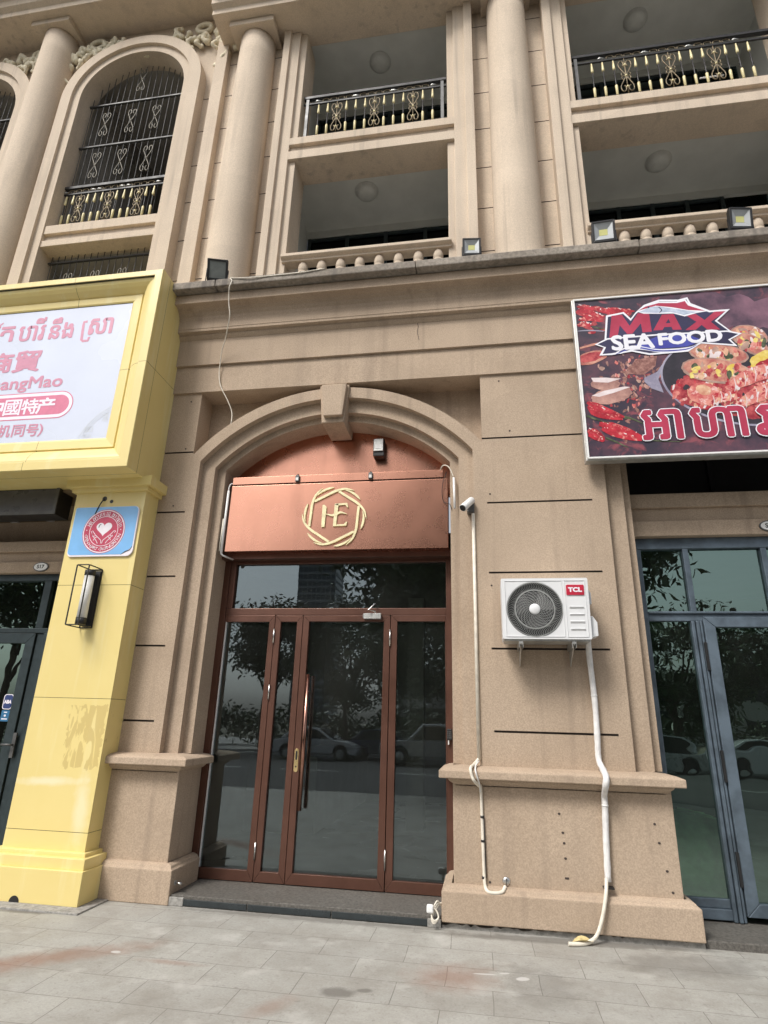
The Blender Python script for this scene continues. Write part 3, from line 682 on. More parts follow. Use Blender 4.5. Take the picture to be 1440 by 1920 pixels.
# wrought iron railings
def heart(mb, x, z, s, y, up=1, r=0.0075, wx=0.52):
    """open heart of two scrolls, point down when up=1"""
    for sg in (-1, 1):
        pts = [(x, y, z)]
        for t in np.linspace(0, 1, 15):
            a = rad(-60 + 330 * t); rr = s * (0.30 - 0.16 * t)
            pts.append((x + sg * (s * 0.30 + rr * math.cos(a) * 0.95) * wx, y, z + up * (s * 0.78 + rr * math.sin(a))))
        mb.tube(pts, r, 5, 0, False)
def scroll_panel(x, z0, z1, y, parent):
    mb = MB(); z0 += 0.2; zm = (z0 + z1) / 2; h = (z1 - z0) / 2
    mb.tube([(x, y, z0), (x, y, z1)], 0.008, 6)
    heart(mb, x, zm, h * 0.86, y, 1); heart(mb, x, zm, h * 0.86, y, -1)
    for sg in (-1, 1):
        for u in (-1, 1):
            mb.tube([(x + sg * (0.012 + 0.026 * math.cos(a) + 0.022), y, zm + u * (0.036 + 0.032 * math.sin(a))) for a in np.linspace(-1.9, 3.2, 12)], 0.006, 5, 0, False)
    for dz in (-.62, 0, .62): mb.lathe([(0.004, -0.016), (0.017, -0.01), (0.017, 0.01), (0.004, 0.016)], (x, y, zm + dz * h), 8, 'z', 1)
    return mb.build('scroll_panel', ['scroll_iron', 'gold'], parent)
M['scroll_iron'] = plain('gilded_iron', (0.21, 0.165, 0.10), 0.5, 0.3, var=0.4, scale=30)
def spear_bar(x, z0, z1, y, parent):
    mb = MB(); mb.tube([(x, y, z0), (x, y, z1)], 0.0085, 6, 0)
    mb.lathe([(0.004, z1 - 0.01), (0.009, z1 - 0.02), (0.020, z1 - 0.165), (0.018, z1 - 0.19), (0.010, z1 - 0.2)], (x, y, 0), 8, 'z', 1)
    mb.lathe([(0.010, z0 + 0.385), (0.018, z0 + 0.375), (0.020, z0 + 0.35), (0.016, z0 + 0.2), (0.010, z0 + 0.195)], (x, y, 0), 8, 'z', 1)
    return mb.build('spear_bar', ['iron', 'gold'], parent)
def railing(x0, x1, n, scrolls, xl, xr, y, z0, z1, posts=True):
    mb = MB()
    mb.box(xl, xr, y - 0.028, y + 0.028, z1 - 0.045, z1); mb.box(xl, xr, y - 0.012, y + 0.012, z1 - 0.155, z1 - 0.13)
    if posts:
        for x in (xl + 0.06, xr - 0.06): mb.box(x - 0.022, x + 0.022, y - 0.02, y + 0.02, z0, z1 - 0.045, 1)
    rl_ = mb.build('balcony_railing', ['iron', 'iron_grey'], B)
    for k in range(n):
        x = x0 + (x1 - x0) * k / (n - 1)
        if k in scrolls:
            scroll_panel(x, z0, z1 - 0.155, y, rl_)
            mb = MB()                       # running scrolls between the two rails
            for j in range(4):
                xx = x + (j - 1.5) * 0.12
                mb.tube([(xx + 0.05 * math.cos(a), y, z1 - 0.09 + 0.035 * math.sin(a)) for a in np.linspace(-0.6, 3.7, 10)], 0.006, 5, 0, False)
            for sg in (-1, 1): mb.lathe([(0.003, -0.05), (0.02, -0.02), (0.003, 0.05)], (x + sg * 0.30, y, z1 - 0.09), 8, 'x', 1)
            mb.build('scroll_frieze', ['scroll_iron', 'steel'], rl_)
        else: spear_bar(x, z0, z1 - 0.155, y, rl_)
    return rl_
railing(-2.225, -0.501, 13, (2, 6, 10), -2.46, -0.30, 6.15, 9.52, 10.51)
rr = railing(1.745, 3.778, 15, (3, 7, 11), 1.47, 4.17, 6.15, 9.52, 10.56)
mb = MB()
for x0, x1, z in ((1.47, 2.2, 9.98), (3.3, 3.62, 10.36)): mb.tube([(x0, 6.55, z), (x1, 6.55, z)], 0.012, 6)
mb.tube([(2.2, 6.55, 9.5), (2.2, 6.55, 9.98)], 0.012, 6); mb.build('drain_pipe', 'white_plastic', rr)
# arched bays ---------------------------------------------------------------
AZ = 11.068
def arch_frame(cx):
    mb = MB()
    def line(hw, y, z0=6.4, n=28):
        return [(cx - hw, y, z0)] + [(cx + hw * math.cos(rad(t)), y, AZ + hw * math.sin(rad(t))) for t in np.linspace(180, 0, n)] + [(cx + hw, y, z0)]
    for ha, hb, y in ((1.222, 1.041, 5.95), (1.041, 0.912, 6.0)): strip_faces(mb, line(ha, y), line(hb, y))
    for h, ya, yb in ((1.222, YW, 5.95), (1.041, 5.95, 6.0), (0.912, 6.0, 6.32)): strip_faces(mb, line(h, ya), line(h, yb))
    return mb.build('arched_frame', 'stucco_up', B)
def arch_wall(cx, x0, x1):
    mb = MB(); h = 1.2; zs = [6.4] + [z for z in GU] + [AZ]
    for a, b_ in ((x0, cx - h), (cx + h, x1)):
        grooved(mb, a, b_, 6.4, AZ, YW, [(a, b_, z) for z in GU if z < AZ], 0.014, 0.015)
        mb.face([(a, YW, AZ), (b_, YW, AZ), (b_, YW, Z_SOFL), (a, YW, Z_SOFL)])
    P = [(cx + h * math.cos(rad(t)), YW, AZ + h * math.sin(rad(t))) for t in np.linspace(180, 0, 28)]
    strip_faces(mb, P, [(p[0], YW, Z_SOFL) for p in P])
    mb.build('upper_wall', ['stucco_up', 'groove'], B)
ARCH = (-5.378, -8.42)
arch_wall(-5.378, -6.9, -3.80); arch_wall(-8.42, -12.5, -6.9)
for cx in ARCH:
    fr = arch_frame(cx)
    mb = MB(); mb.prism([(6.02, 8.24), (6.02, 8.397), (6.3, 8.397), (6.3, 8.005), (6.02, 8.005), (6.02, 8.115), (6.07, 8.115), (6.07, 8.24)], cx - 0.93, cx + 0.93, 'x')
    mb.build('balcony_beam', 'stucco_up', fr, bevel=0.005)
    mb = MB()
    for k in range(17):                      # thin vertical bars and ties
        x = cx - 0.86 + 1.72 * k / 16; zt = AZ + math.sqrt(max(0, 0.9 ** 2 - (x - cx) ** 2)); mb.tube([(x, 6.24, 6.45), (x, 6.24, zt)], 0.006, 5, 0, False)
    for z in (7.878, 10.22, 11.16): mb.box(cx - 0.905, cx + 0.905, 6.222, 6.258, z - 0.012, z + 0.012)
    gr = mb.build('window_grille', 'grille_iron', fr)
    for dx, z, s_ in ((-.02, 11.62, .25), (-.52, 10.68, .25), (-.06, 10.68, .25), (.37, 10.69, .25), (-.52, 9.78, .26), (-.08, 9.79, .26), (.37, 9.79, .26), (-.5, 7.4, .24), (-.06, 7.4, .24), (.37, 7.4, .24)):
        mb = MB(); heart(mb, cx + dx, z, s_, 6.215, 1, 0.007, 0.5); heart(mb, cx + dx, z, s_, 6.215, -1, 0.007, 0.5)
        mb.lathe([(0.004, -0.02), (0.02, 0), (0.004, 0.02)], (cx + dx, 6.215, z), 8)
        mb.build('scroll', 'scroll_light', gr) if 'scroll_light' in M else None
    # arched bay corridor: a deep loggia, grey left wall and ceiling, near-black back and right wall
    mb = MB(); a, b_ = cx - 1.15, cx + 1.15
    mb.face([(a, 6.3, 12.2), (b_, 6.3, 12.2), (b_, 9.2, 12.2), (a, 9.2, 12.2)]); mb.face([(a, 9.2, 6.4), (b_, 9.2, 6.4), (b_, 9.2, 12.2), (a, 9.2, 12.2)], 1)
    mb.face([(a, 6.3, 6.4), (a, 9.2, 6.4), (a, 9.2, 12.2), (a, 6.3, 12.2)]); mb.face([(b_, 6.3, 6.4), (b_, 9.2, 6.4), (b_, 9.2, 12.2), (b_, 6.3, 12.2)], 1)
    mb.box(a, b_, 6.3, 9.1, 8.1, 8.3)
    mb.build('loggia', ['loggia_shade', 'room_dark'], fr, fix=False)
    MB().prism([(8.6, 10.9), (8.6, 11.05), (8.7, 11.05), (8.7, 10.62), (8.6, 10.62), (8.6, 10.72), (8.66, 10.72), (8.66, 10.9)], cx - 0.15, cx + 1.14, 'x').build('inner_beam', 'stucco_up', fr)
railing(-6.231, -4.749, 13, (2, 6, 10), -6.285, -4.47, 6.2, 8.39, 9.33, False)
railing(-6.231 - 3.042, -4.749 - 3.042, 13, (2, 6, 10), -6.285 - 3.042, -4.47 - 3.042, 6.2, 8.39, 9.33, False)
MB().box(-3.985, -3.79, 6.02, 6.2, 6.41, Z_SOFL).build('pilaster_strip', 'stucco_up', B, bevel=0.01)
# plaster scrollwork in the spandrels
def relief(cx, cz, s, name='relief_ornament'):
    mb = MB(); rnd = random.Random(int(cx * 100))
    yy = YW - 0.02
    R = [(cx - s * 0.0 + 0.13 * math.cos(a), yy - 0.03, cz + 0.36 + 0.10 * math.sin(a)) for a in np.linspace(0, 6.283, 18)]
    mb.tube(R, 0.04, 8, 0, False)
    def frond(x, z, l, a, curl):
        pts = []; rs = []
        for t in np.linspace(0, 1, 12):
            x += l / 11 * math.cos(a); z += l / 11 * math.sin(a); a += curl / 11
            pts.append((x, yy - 0.03 - 0.05 * math.sin(3.1 * t), z)); rs.append(0.052 * (1 - 0.55 * t) * (0.8 + 0.35 * math.sin(9 * t) ** 2))
        mb.tube(pts, rs, 7); mb.lathe([(0.003, -0.03), (0.042, -0.02), (0.05, 0.0), (0.02, 0.03)], (pts[-1][0], pts[-1][1], pts[-1][2]), 9, 'y')
    for k in range(34):
        u = rnd.uniform(-.72, .62); v = 0.14 - 0.6 * max(0, u) ** 1.3 + rnd.uniform(-.13, .13)
        frond(cx + s * u, cz + v, rnd.uniform(.12, .26), rnd.uniform(0, 6.28), rnd.choice((-1, 1)) * rnd.uniform(2.0, 4.5))
    frond(cx - s * .7, cz + .12, .35, 3.1 if s > 0 else 0.05, 1.5 * s); frond(cx + s * .5, cz - .3, .35, -1.5, -1.2 * s)
    return mb.build(name, 'relief', B)
relief(-4.33, 12.1, 1, ); relief(-6.30, 12.12, -1); relief(-7.42, 12.1, 1)

# ================================================================== THINGS ON AND BY THE BUILDING
def crop(o, s, y):
    """points read off an enlarged detail of the photo, surveyed onto the plane y"""
    return lambda a, b_: (lambda v: (v.x, v.z))(at(o[0] + a / s, o[1] + b_ / s, y=y))
def rect(Q, xa, ya, xb, yb):
    xm, ym = (xa + xb) / 2, (ya + yb) / 2
    return Q(xa, ym)[0], Q(xb, ym)[0], Q(xm, yb)[1], Q(xm, ya)[1]
def poly(mb, Q, pts, y, m=0, d=0.0012): mb.prism([Q(*p) for p in pts], y, y + d, 'y', m)
def smooth_pts(pts, n=6):
    P = [Vector(p) for p in pts]; out = []
    for i in range(len(P) - 1):
        p0, p1, p2, p3 = P[max(i - 1, 0)], P[i], P[i + 1], P[min(i + 2, len(P) - 1)]
        for k in range(n):
            t = k / n; out.append(0.5 * ((2 * p1) + (p2 - p0) * t + (2 * p0 - 5 * p1 + 4 * p2 - p3) * t * t + (3 * p1 - p0 - 3 * p2 + p3) * t ** 3))
    out.append(P[-1]); return out

# ---- copper fascia with the HE emblem
cs = thing('fascia_sign', 'copper metal fascia sign with gold HE wreath emblem above the doorway', 'sign', (-1.55, 5.9, 3.24))
mb = MB().box(-2.757, -0.322, 5.88, 6.11, 3.243, 4.012); mb.build('fascia_panel', 'copper', cs, bevel=0.004)
mb = MB().box(-2.757, -0.372, 5.885, 6.11, 4.03, 4.118); mb.build('top_strip', 'copper', cs, bevel=0.003)
mb = MB().box(-2.75, -0.39, 5.90, 6.1, 4.01, 4.032); mb.build('shadow_gap', 'black', cs)
mb = MB(); K = 0.00064; lx, lz = -1.545, 3.613
def emb(pts, w0, ang):
    ca, sa = math.cos(ang), math.sin(ang); out = []
    for a, b_ in smooth_pts([((p[0] - 735) * K, -(p[1] - 670) * K) for p in pts], 5):
        out.append((lx + a * ca - b_ * sa, lz + a * sa + b_ * ca))
    n = len(out); ws = [K * np.interp(i / (n - 1), [0, 0.5, 0.8, 1], w0) for i in range(n)]
    mb.ribbon(out, ws, 5.862, 0.018)
for k in range(6):
    emb([(315, 840), (330, 620), (345, 430), (400, 270), (505, 160)], (40, 42, 30, 5), -k * math.pi / 3)
    emb([(243, 750), (228, 680), (225, 600), (240, 510), (268, 430)], (7, 38, 34, 4), -k * math.pi / 3)
mb.build('emblem_wreath', 'gold_letter', cs, fix=False)
mb = MB()
def L(pts): return [(lx + (p[0] - 735) * K, lz - (p[1] - 670) * K) for p in pts]
for pl in ([(528, 462), (560, 458), (598, 500), (592, 640), (582, 858), (528, 856)], [(738, 460), (805, 448), (795, 600), (735, 620)], [(735, 660), (792, 640), (780, 846), (728, 848)],
           [(738, 460), (745, 445), (955, 438), (975, 515), (955, 518), (925, 472), (805, 478)], [(780, 846), (785, 820), (915, 815), (955, 772), (970, 780), (955, 842)]):
    mb.prism(L(pl), 5.862, 5.88, 'y')
mb.ribbon(smooth_pts(L([(600, 628), (680, 650), (740, 648), (800, 618), (860, 605), (955, 636)])), [K * v for v in np.interp(np.linspace(0, 1, 31), [0, .4, .7, 1], [10, 46, 40, 6])], 5.861, 0.018)
mb.build('emblem_letters', 'gold_letter', cs, fix=False)
def small_bracket(x, label):
    t_ = thing('clip_lamp', label, 'lamp', (x, 5.88, 4.12), 'small clip lamps on the copper strip', local=True)
    MB().box(-0.022, 0.022, -0.022, 0.0, -0.085, -0.01).build('housing', 'iron_grey', t_, bevel=0.004)
    MB().box(-0.015, 0.015, -0.026, -0.021, -0.075, -0.04).build('lens', 'steel', t_)
    MB().tube([(0, -0.01, -0.012), (0, -0.005, 0.006), (0, 0.05, 0.008)], 0.005, 6).build('arm', 'black', t_)
small_bracket(-1.99, 'small dark clip lamp on the copper strip left of the emblem'); small_bracket(-1.16, 'small dark clip lamp on the copper strip above the emblem, near the flood lamp')
t_ = thing('flood_lamp', 'small black and white flood lamp on the copper panel below the keystone', 'lamp', (-1.10, 6.06, 4.36))
mb = MB().box(-1.165, -1.04, 5.99, 6.10, 4.365, 4.575); mb.build('housing', 'black', t_, bevel=0.006)
mb = MB().box(-1.158, -1.05, 5.975, 5.992, 4.42, 4.572); mb.build('reflector', 'steel', t_, bevel=0.004)
mb = MB().box(-1.14, -1.07, 5.972, 5.977, 4.45, 4.50); mb.build('lens', 'white_plastic', t_)

# ---- neighbour's yellow sign box on the left
ys = thing('sign_box', 'yellow framed shop sign box with pink Khmer and Chinese lettering', 'sign', (-6, 5.05, 3.93))
xo, zb_, zt_ = -3.535, 3.93, 6.43; xl_ = -9.2
mb = MB().box(xl_, xo - 0.004, 5.215, 5.69, zb_ + 0.004, zt_ - 0.004); mb.build('box_core', 'seam', ys)
fprof = [(0.0, 5.06, 0), (0.004, 5.05, 0), (0.068, 5.05, 0), (0.072, 5.056, 0), (0.075, 5.078, 1), (0.095, 5.080, 0), (0.115, 5.088, 0), (0.15, 5.115, 0), (0.19, 5.165, 0), (0.205, 5.195, 0), (0.212, 5.178, 0), (0.28, 5.186, 0), (0.296, 5.196, 0), (0.30, 5.208, 1)]
SXR, SZT, SZB = 0.42 / 0.30, 0.32 / 0.30, 0.42 / 0.30
mb = MB()
for (u0, y0, _), (u1, y1, sm) in zip(fprof[:-1], fprof[1:]):
    mi = 1 if sm else 0
    def cr(u, y): return (xo - u * SXR, y, zt_ - u * SZT), (xo - u * SXR, y, zb_ + u * SZB)
    (a1, b1), (a2, b2) = cr(u0, y0), cr(u1, y1)
    seamz = 5.185
    for q0, q1 in ((a1[2], seamz + 0.002), (seamz - 0.002, b1[2])):
        lo0 = max(min(q1, a2[2]), b2[2]) if q1 == seamz + 0.002 else max(q1, b2[2])
        if q1 == seamz + 0.002: mb.face([a1, (a1[0], y0, q1), (a2[0], y1, q1), a2], mi)
        else: mb.face([(a1[0], y0, q0), b1, b2, (a2[0], y1, q0)], mi)
    for zz0, zz1 in ((a1[2], a2[2]), (b1[2], b2[2])):
        sx = -4.66 if zz0 > 5 else -4.75
        mb.face([(a1[0], y0, zz0), (sx + 0.002, y0, zz0), (sx + 0.002, y1, zz1), (a2[0], y1, zz1)], mi)
        mb.face([(sx - 0.002, y0, zz0), (xl_, y0, zz0), (xl_, y1, zz1), (sx - 0.002, y1, zz1)], mi)
for y0, y1 in ((5.06, 5.225), (5.229, 5.69)):        # right-hand cheek with its joints
    for z0, z1 in ((zb_, 5.183), (5.187, zt_)): mb.face([(xo, y0, z0), (xo, y1, z0), (xo, y1, z1), (xo, y0, z1)])
for y0, y1 in ((5.06, 5.24), (5.244, 5.69)): mb.face([(xo, y0, zb_), (xl_, y0, zb_), (xl_, y1, zb_), (xo, y1, zb_)])
mb.face([(xo, 5.06, zt_), (xl_, 5.06, zt_), (xl_, 5.69, zt_), (xo, 5.69, zt_)])
mb.build('sign_frame', ['yellow', 'seam'], ys, fix=False)
xp, zp0, zp1 = xo - 0.415, zb_ + 0.415, zt_ - 0.315
mb = MB().box(xl_, xp, 5.202, 5.2075, zp0, zp1); sp_ = mb.build('sign_face', 'sign_white', ys)
Q = crop((0, 560), 6, 5.2)
mb = MB(); yt = 5.2005
def T(body, box, m, bold, yy=yt): text_into(mb, body, *rect(Q, *box), yy, m, bold)
T('បារី', (228, 225, 506, 468), 0, 0.008); T('នឹង', (575, 212, 828, 440), 0, 0.008); T('សា', (1012, 225, 1262, 390), 0, 0.009)
mb.ribbon([Q(*q) for q in ((985, 258), (948, 262), (938, 300), (915, 462), (930, 476), (985, 470), (1002, 430))], 0.034, yt, 0.001)
T('ត', (10, 322, 150, 480), 0, 0.009); mb.ribbon([Q(*q) for q in ((-40, 300), (5, 300), (40, 275))], 0.02, yt, 0.001); T('ក', (-180, 322, -20, 480), 0, 0.009)
T('商', (-115, 622, 135, 830), 0, 0.011); T('貿', (162, 590, 452, 818), 0, 0.010)
T('ShangMao', (-185, 885, 692, 1052), 0, 0.006)
T('机', (-30, 1425, 112, 1560), 0, 0.004); T('同', (138, 1422, 272, 1552), 0, 0.004); T('号', (298, 1415, 428, 1545), 0, 0.004); T(')', (432, 1410, 480, 1545), 0, 0.003); T('手', (-190, 1430, -50, 1565), 0, 0.004)
def pill(x0, x1, z0, z1, y, m, d=0.001):
    r_ = (z1 - z0) / 2; mb.prism([(x0, z0)] + arc(x1 - r_, z0 + r_, r_, -90, 90, 16) + [(x0, z1)], y, y + d, 'y', m)
px0 = xl_ + 2.2; px1 = Q(818, 1190)[0]; pz0 = Q(500, 1350)[1]; pz1 = Q(500, 1050)[1]
pill(px0, px1, pz0, pz1, yt, 1, 0.0008); pill(px0, px1 - 0.012, pz0 + 0.012, pz1 - 0.012, yt - 0.0006, 2, 0.0006); pill(px0, px1 - 0.05, pz0 + 0.05, pz1 - 0.05, yt - 0.0012, 1, 0.0006)
T('國', (52, 1142, 232, 1312), 2, 0.004, yt - 0.002); T('特', (250, 1132, 424, 1296), 2, 0.005, yt - 0.002); T('产', (420, 1118, 612, 1288), 2, 0.006, yt - 0.002); T('中', (-110, 1150, 32, 1318), 2, 0.007, yt - 0.002)
cxc, czc = Q(1440, 1760); rc = abs(Q(858, 1560)[0] - cxc) * 1.03
for q in (rc, rc - 0.025, rc - 0.05):
    pts = [p for p in arc(cxc, czc, q, 85, 200, 60) if p[0] < xp - 0.01 and p[1] > zp0 + 0.01]
    mb.ribbon(pts, 0.007, yt, 0.0008, 3)
for bx in ((955, 1440, 1040, 1500), (940, 1530, 1020, 1560)): T('田', bx, 3, 0)
T('通', (1150, 1290, 1218, 1380), 3, 0)
mb.build('lettering', ['sign_pink', 'sign_pill', 'sign_pale', 'sign_coin'], sp_, fix=False)


# ---- yellow clad pillar under it
yp = thing('clad_pillar', 'yellow panelled square pillar with a torn poster mark, left of the doorway', 'pillar', (-3.92, 5.56, 0))
mb = MB().box(-4.32, -3.52, 5.435, 5.70, 0.02, 3.8); mb.build('pillar_core', 'seam', yp)
mb = MB()
for z0, z1 in ((0.382, 0.533), (0.537, 1.673), (1.677, 2.780), (2.784, 3.80)):
    mb.face([(-4.332, 5.425, z0), (-3.511, 5.425, z0), (-3.511, 5.425, z1), (-4.332, 5.425, z1)])
    mb.face([(-3.511, 5.425, z0), (-3.511, 5.69, z0), (-3.511, 5.69, z1), (-3.511, 5.425, z1)])
    mb.face([(-4.332, 5.425, z0), (-4.332, 6.2, z0), (-4.332, 6.2, z1), (-4.332, 5.425, z1)])
mb.build('pillar_cladding', 'yellow_worn', yp, fix=False)
mb = MB(); mb.box(-4.37, -3.475, 5.385, 5.695, 3.80, 3.848); mb.box(-4.42, -3.428, 5.345, 5.697, 3.846, 3.95)
mb.build('pillar_cap', 'yellow', yp, bevel=0.004)
mb = MB(); mb.box(-4.39, -3.468, 5.375, 5.693, 0.352, 0.384); mb.box(-4.44, -3.42, 5.31, 5.696, 0.268, 0.354); mb.box(-4.47, -3.396, 5.272, 5.68, 0.012, 0.269)
mb.build('pillar_base', 'yellow_worn', yp, bevel=0.004)
mb = MB(); mb.prism(arc(-3.99, 0.014, 0.048, 0, 180, 12), 5.2695, 5.30); mb.build('base_notch', 'black', yp)
struct(MB().box(-4.8, -3.29, 5.13, 5.7, -0.02, 0.013).build('pillar_slab', 'mortar', yp, bevel=0.004)) if False else MB().box(-4.8, -3.29, 5.13, 5.7, -0.02, 0.013).build('footing_slab', 'mortar', yp, bevel=0.004)
for hx, hz, r_ in ((-3.987, 3.728, 0.028), (-3.90, 3.695, 0.02)): MB().disc(hx, 5.423, hz, r_, None, 16, 0, 0.004).build('cable_hole', 'black', yp)
mb = MB().tube(smooth_pts([(-3.99, 5.42, 3.728), (-4.01, 5.40, 3.66), (-4.04, 5.402, 3.58), (-4.05, 5.403, 3.545)]), 0.006, 6); mb.build('loose_wire', 'black', yp)

# ---- blue plaque with the charity emblem
bp = thing('plaque', 'blue rounded plaque with red heart-and-hands emblem on the yellow pillar', 'plaque', (-3.91, 5.41, 3.08))
def rrect(x0, x1, z0, z1, rs):
    o = []
    for (cx_, cz_, a), r_ in zip(((x1, z1, 0), (x0, z1, 90), (x0, z0, 180), (x1, z0, 270)), rs):
        sx = -1 if cx_ == x1 else 1; sz = -1 if cz_ == z1 else 1
        o += arc(cx_ + sx * r_, cz_ + sz * r_, r_, a, a + 90, 8)
    return o
M['blue_sign'] = plain('sky_blue_print', (0.20, 0.46, 0.80), 0.35, var=0.14, scale=2); M['emblem_red'] = plain('crimson_print', (0.50, 0.045, 0.10), 0.4); M['emblem_white'] = plain('white_print', (0.85, 0.80, 0.86), 0.4, var=0.02); M['navy'] = plain('navy_print', (0.03, 0.05, 0.16), 0.3)
MB().prism(rrect(-4.29, -3.543, 3.08, 3.63, (0.06, 0.02, 0.05, 0.07)), 5.406, 5.424).build('plate', 'emblem_white', bp, bevel=0.002)
mb = MB(); mb.prism([p for p in rrect(-4.285, -3.555, 3.098, 3.625, (0.05, 0.02, 0.045, 0.02))][:-9] + [(-3.66, 3.098), (-3.555, 3.175)], 5.4045, 5.4065, 'y'); mb.build('blue_print', 'blue_sign', bp)
mb = MB(); ex, ez, er = -3.912, 3.354, 0.243; yy = 5.4045
for r_, m_ in ((er, 0), (er * .975, 1), (er * .93, 0), (er * .68, 1), (er * .655, 0)):
    yy -= 0.0006; mb.disc(ex, yy, ez, r_, None, 56, m_, 0.0006)
yy -= 0.0008
def ring_text(body, r_, a0, a1, h, m, inward=False, wid=1.0):
    n = len(body)
    for i, ch in enumerate(body):
        if ch == ' ': continue
        a = rad(a0 + (a1 - a0) * (i + 0.5) / n); V, Fc = text_polys(ch, res=1)
        lo, hi = V.min(0), V.max(0); sc = h / max(0.35, (hi[1] - lo[1])); sc = min(sc, h / 0.68)
        i0 = len(mb.v)
        for p in V:
            u = (p[0] - (lo[0] + hi[0]) / 2) * sc * wid; v = (p[1] - 0.34) * sc
            if inward: th = a - math.pi / 2 + math.pi; 
            else: th = a - math.pi / 2
            q = (ex + r_ * math.cos(a) + u * math.cos(th) - v * math.sin(th), ez + r_ * math.sin(a) + u * math.sin(th) + v * math.cos(th))
            mb.v.append((q[0], yy, q[1]))
        for fc in Fc: mb.f.append(tuple(i0 + k for k in fc)); mb.m.append(m); mb.s.append(False)
ring_text('OPEN HEART ORGANIZATION', er * 0.81, 192, 348, 0.036, 1, True, 1.05)
ring_text('អង្គការបេះដូងបើកចំហ', er * 0.80, 162, 16, 0.044, 1, False, 0.9)
for a in (176, 4): mb.disc(ex + er * .81 * math.cos(rad(a)), yy, ez + er * .81 * math.sin(rad(a)), 0.006, None, 8, 1, 0.0004)
hp = []
for t in np.linspace(0, 2 * math.pi, 40)[:-1]:
    hx = 16 * math.sin(t) ** 3; hz = 13 * math.cos(t) - 5 * math.cos(2 * t) - 2 * math.cos(3 * t) - math.cos(4 * t); hp.append((ex + hx * 0.0056, ez + 0.03 + hz * 0.0052))
mb.prism(hp, yy, yy + 0.0006, 'y', 1)
mb.ribbon([(ex - 0.062, ez + 0.04), (ex - 0.058, ez + 0.065), (ex - 0.04, ez + 0.078)], 0.008, yy - 0.001, 0.0005, 2)
for s in (-1, 1):
    for pl in (((0.004, -.135), (0.012, -.1), (0.05, -.068), (0.085, -.04), (0.125, .005), (0.142, .0), (0.12, -.04), (0.09, -.075), (0.06, -.11), (0.045, -.135)), ((0.08, -.045), (0.11, -.06), (0.13, -.02)), ((0.06, -.06), (0.085, -.075), (0.10, -.1))):
        mb.ribbon([(ex + s * a, ez + b_) for a, b_ in pl], 0.006, yy, 0.0005, 1)
mb.build('emblem', ['emblem_red', 'emblem_white', 'groove'], bp, fix=False)
mb = MB(); mb.ribbon([(-3.67, 3.095), (-3.62, 3.128), (-3.575, 3.145), (-3.555, 3.185)], [0.002, 0.012, 0.008, 0.002], 5.4035, 0.001); mb.build('peeled_edge', 'groove', bp)

# ---- wall lantern
wl = thing('wall_lantern', 'black wire cage wall lantern with frosted tube on the yellow pillar', 'lamp', (-3.9, 5.42, 2.34))
mb = MB(); X0, X1, Y0, Y1, Z0, Z1 = -3.985, -3.852, 5.205, 5.42, 2.345, 2.94
for a in (X0, X1):
    for b_ in (Y0, Y1): mb.box(a - .005, a + .005, b_ - .005, b_ + .005, Z0, Z1)
for z in (Z0, Z1):
    for b_ in (Y0, Y1): mb.box(X0 + .005, X1 - .005, b_ - .0049, b_ + .0049, z - .0049, z + .0049)
    for a in (X0, X1): mb.box(a - .0048, a + .0048, Y0 + .005, Y1 - .005, z - .0048, z + .0048)
mb.build('cage', 'black', wl)
MB().box(-3.965, -3.855, 5.40, 5.424, 2.36, 2.92).build('back_plate', 'black', wl, bevel=0.003)
M['frost'] = plain('frosted_tube', (0.78, 0.78, 0.76), 0.4, var=0.02)
MB().lathe([(0.048, 2.42), (0.048, 2.86)], (-3.918, 5.33, 0), 24).build('lamp_tube', 'frost', wl)
mb = MB(); mb.lathe([(0.051, 2.365), (0.051, 2.43)], (-3.918, 5.33, 0), 24); mb.lathe([(0.051, 2.855), (0.051, 2.91)], (-3.918, 5.33, 0), 24); mb.build('tube_cap', 'black', wl)

# ---- dark sign box under the yellow one, downlights, number plates, stickers
t_ = thing('dark_sign', 'dark switched-off sign panel hanging under the yellow sign box', 'sign', (-6.4, 5.6, 3.6))
MB().box(-8.6, -4.66, 5.56, 5.78, 3.62, 3.93).build('housing', 'black', t_, bevel=0.004)
M['dark_screen'] = plain('dark_screen', (0.07, 0.07, 0.075), 0.3)
MB().box(-8.55, -4.70, 5.552, 5.562, 3.66, 3.92).build('screen', 'dark_screen', t_)
mb = MB(); mb.box(-8.6, -4.66, 5.545, 5.56, 3.622, 3.659); mb.box(-4.699, -4.662, 5.545, 5.56, 3.6595, 3.93); mb.build('bezel', 'iron_grey', t_)
for x, y, lb in ((-5.82, 6.30, 'round recessed downlight under the dark sign panel, left one of two'), (-5.30, 6.25, 'round recessed downlight under the dark sign panel, right one of two')):
    t_ = thing('downlight', lb, 'lamp', (x, y, 3.8), 'downlights in the left shop soffit', local=True)
    MB().lathe([(0.062, 0.0), (0.062, -0.006), (0.046, -0.008), (0.04, 0.0)], (0, 0, 0), 24).build('rim', 'steel', t_)
    MB().lathe([(0.001, -0.0035), (0.042, -0.003)], (0, 0, 0), 20, capends=False).build('lens', 'frost', t_)
def number_plate(x, z, body, label):
    t_ = thing('number_plate', label, 'plaque', (x, 6.015, z), 'oval unit number plates', local=True)
    MB().disc(0, -0.008, 0, 0.098, 0.056, 40, 0, 0.013).build('rim', 'iron_grey', t_)
    MB().disc(0, -0.011, 0, 0.086, 0.045, 40, 0, 0.004).build('plate', 'white_plastic', t_)
    mb = MB(); text_into(mb, body, -0.045, 0.045, -0.02, 0.022, -0.0115, 0, 0.002); mb.build('number', 'black', t_, fix=False)
number_plate(-5.07, 3.137, 'S17', 'oval white unit number plate over the left shop door')
number_plate(2.80, 3.443, 'S19', 'oval white unit number plate over the right shop window, cut by the frame')
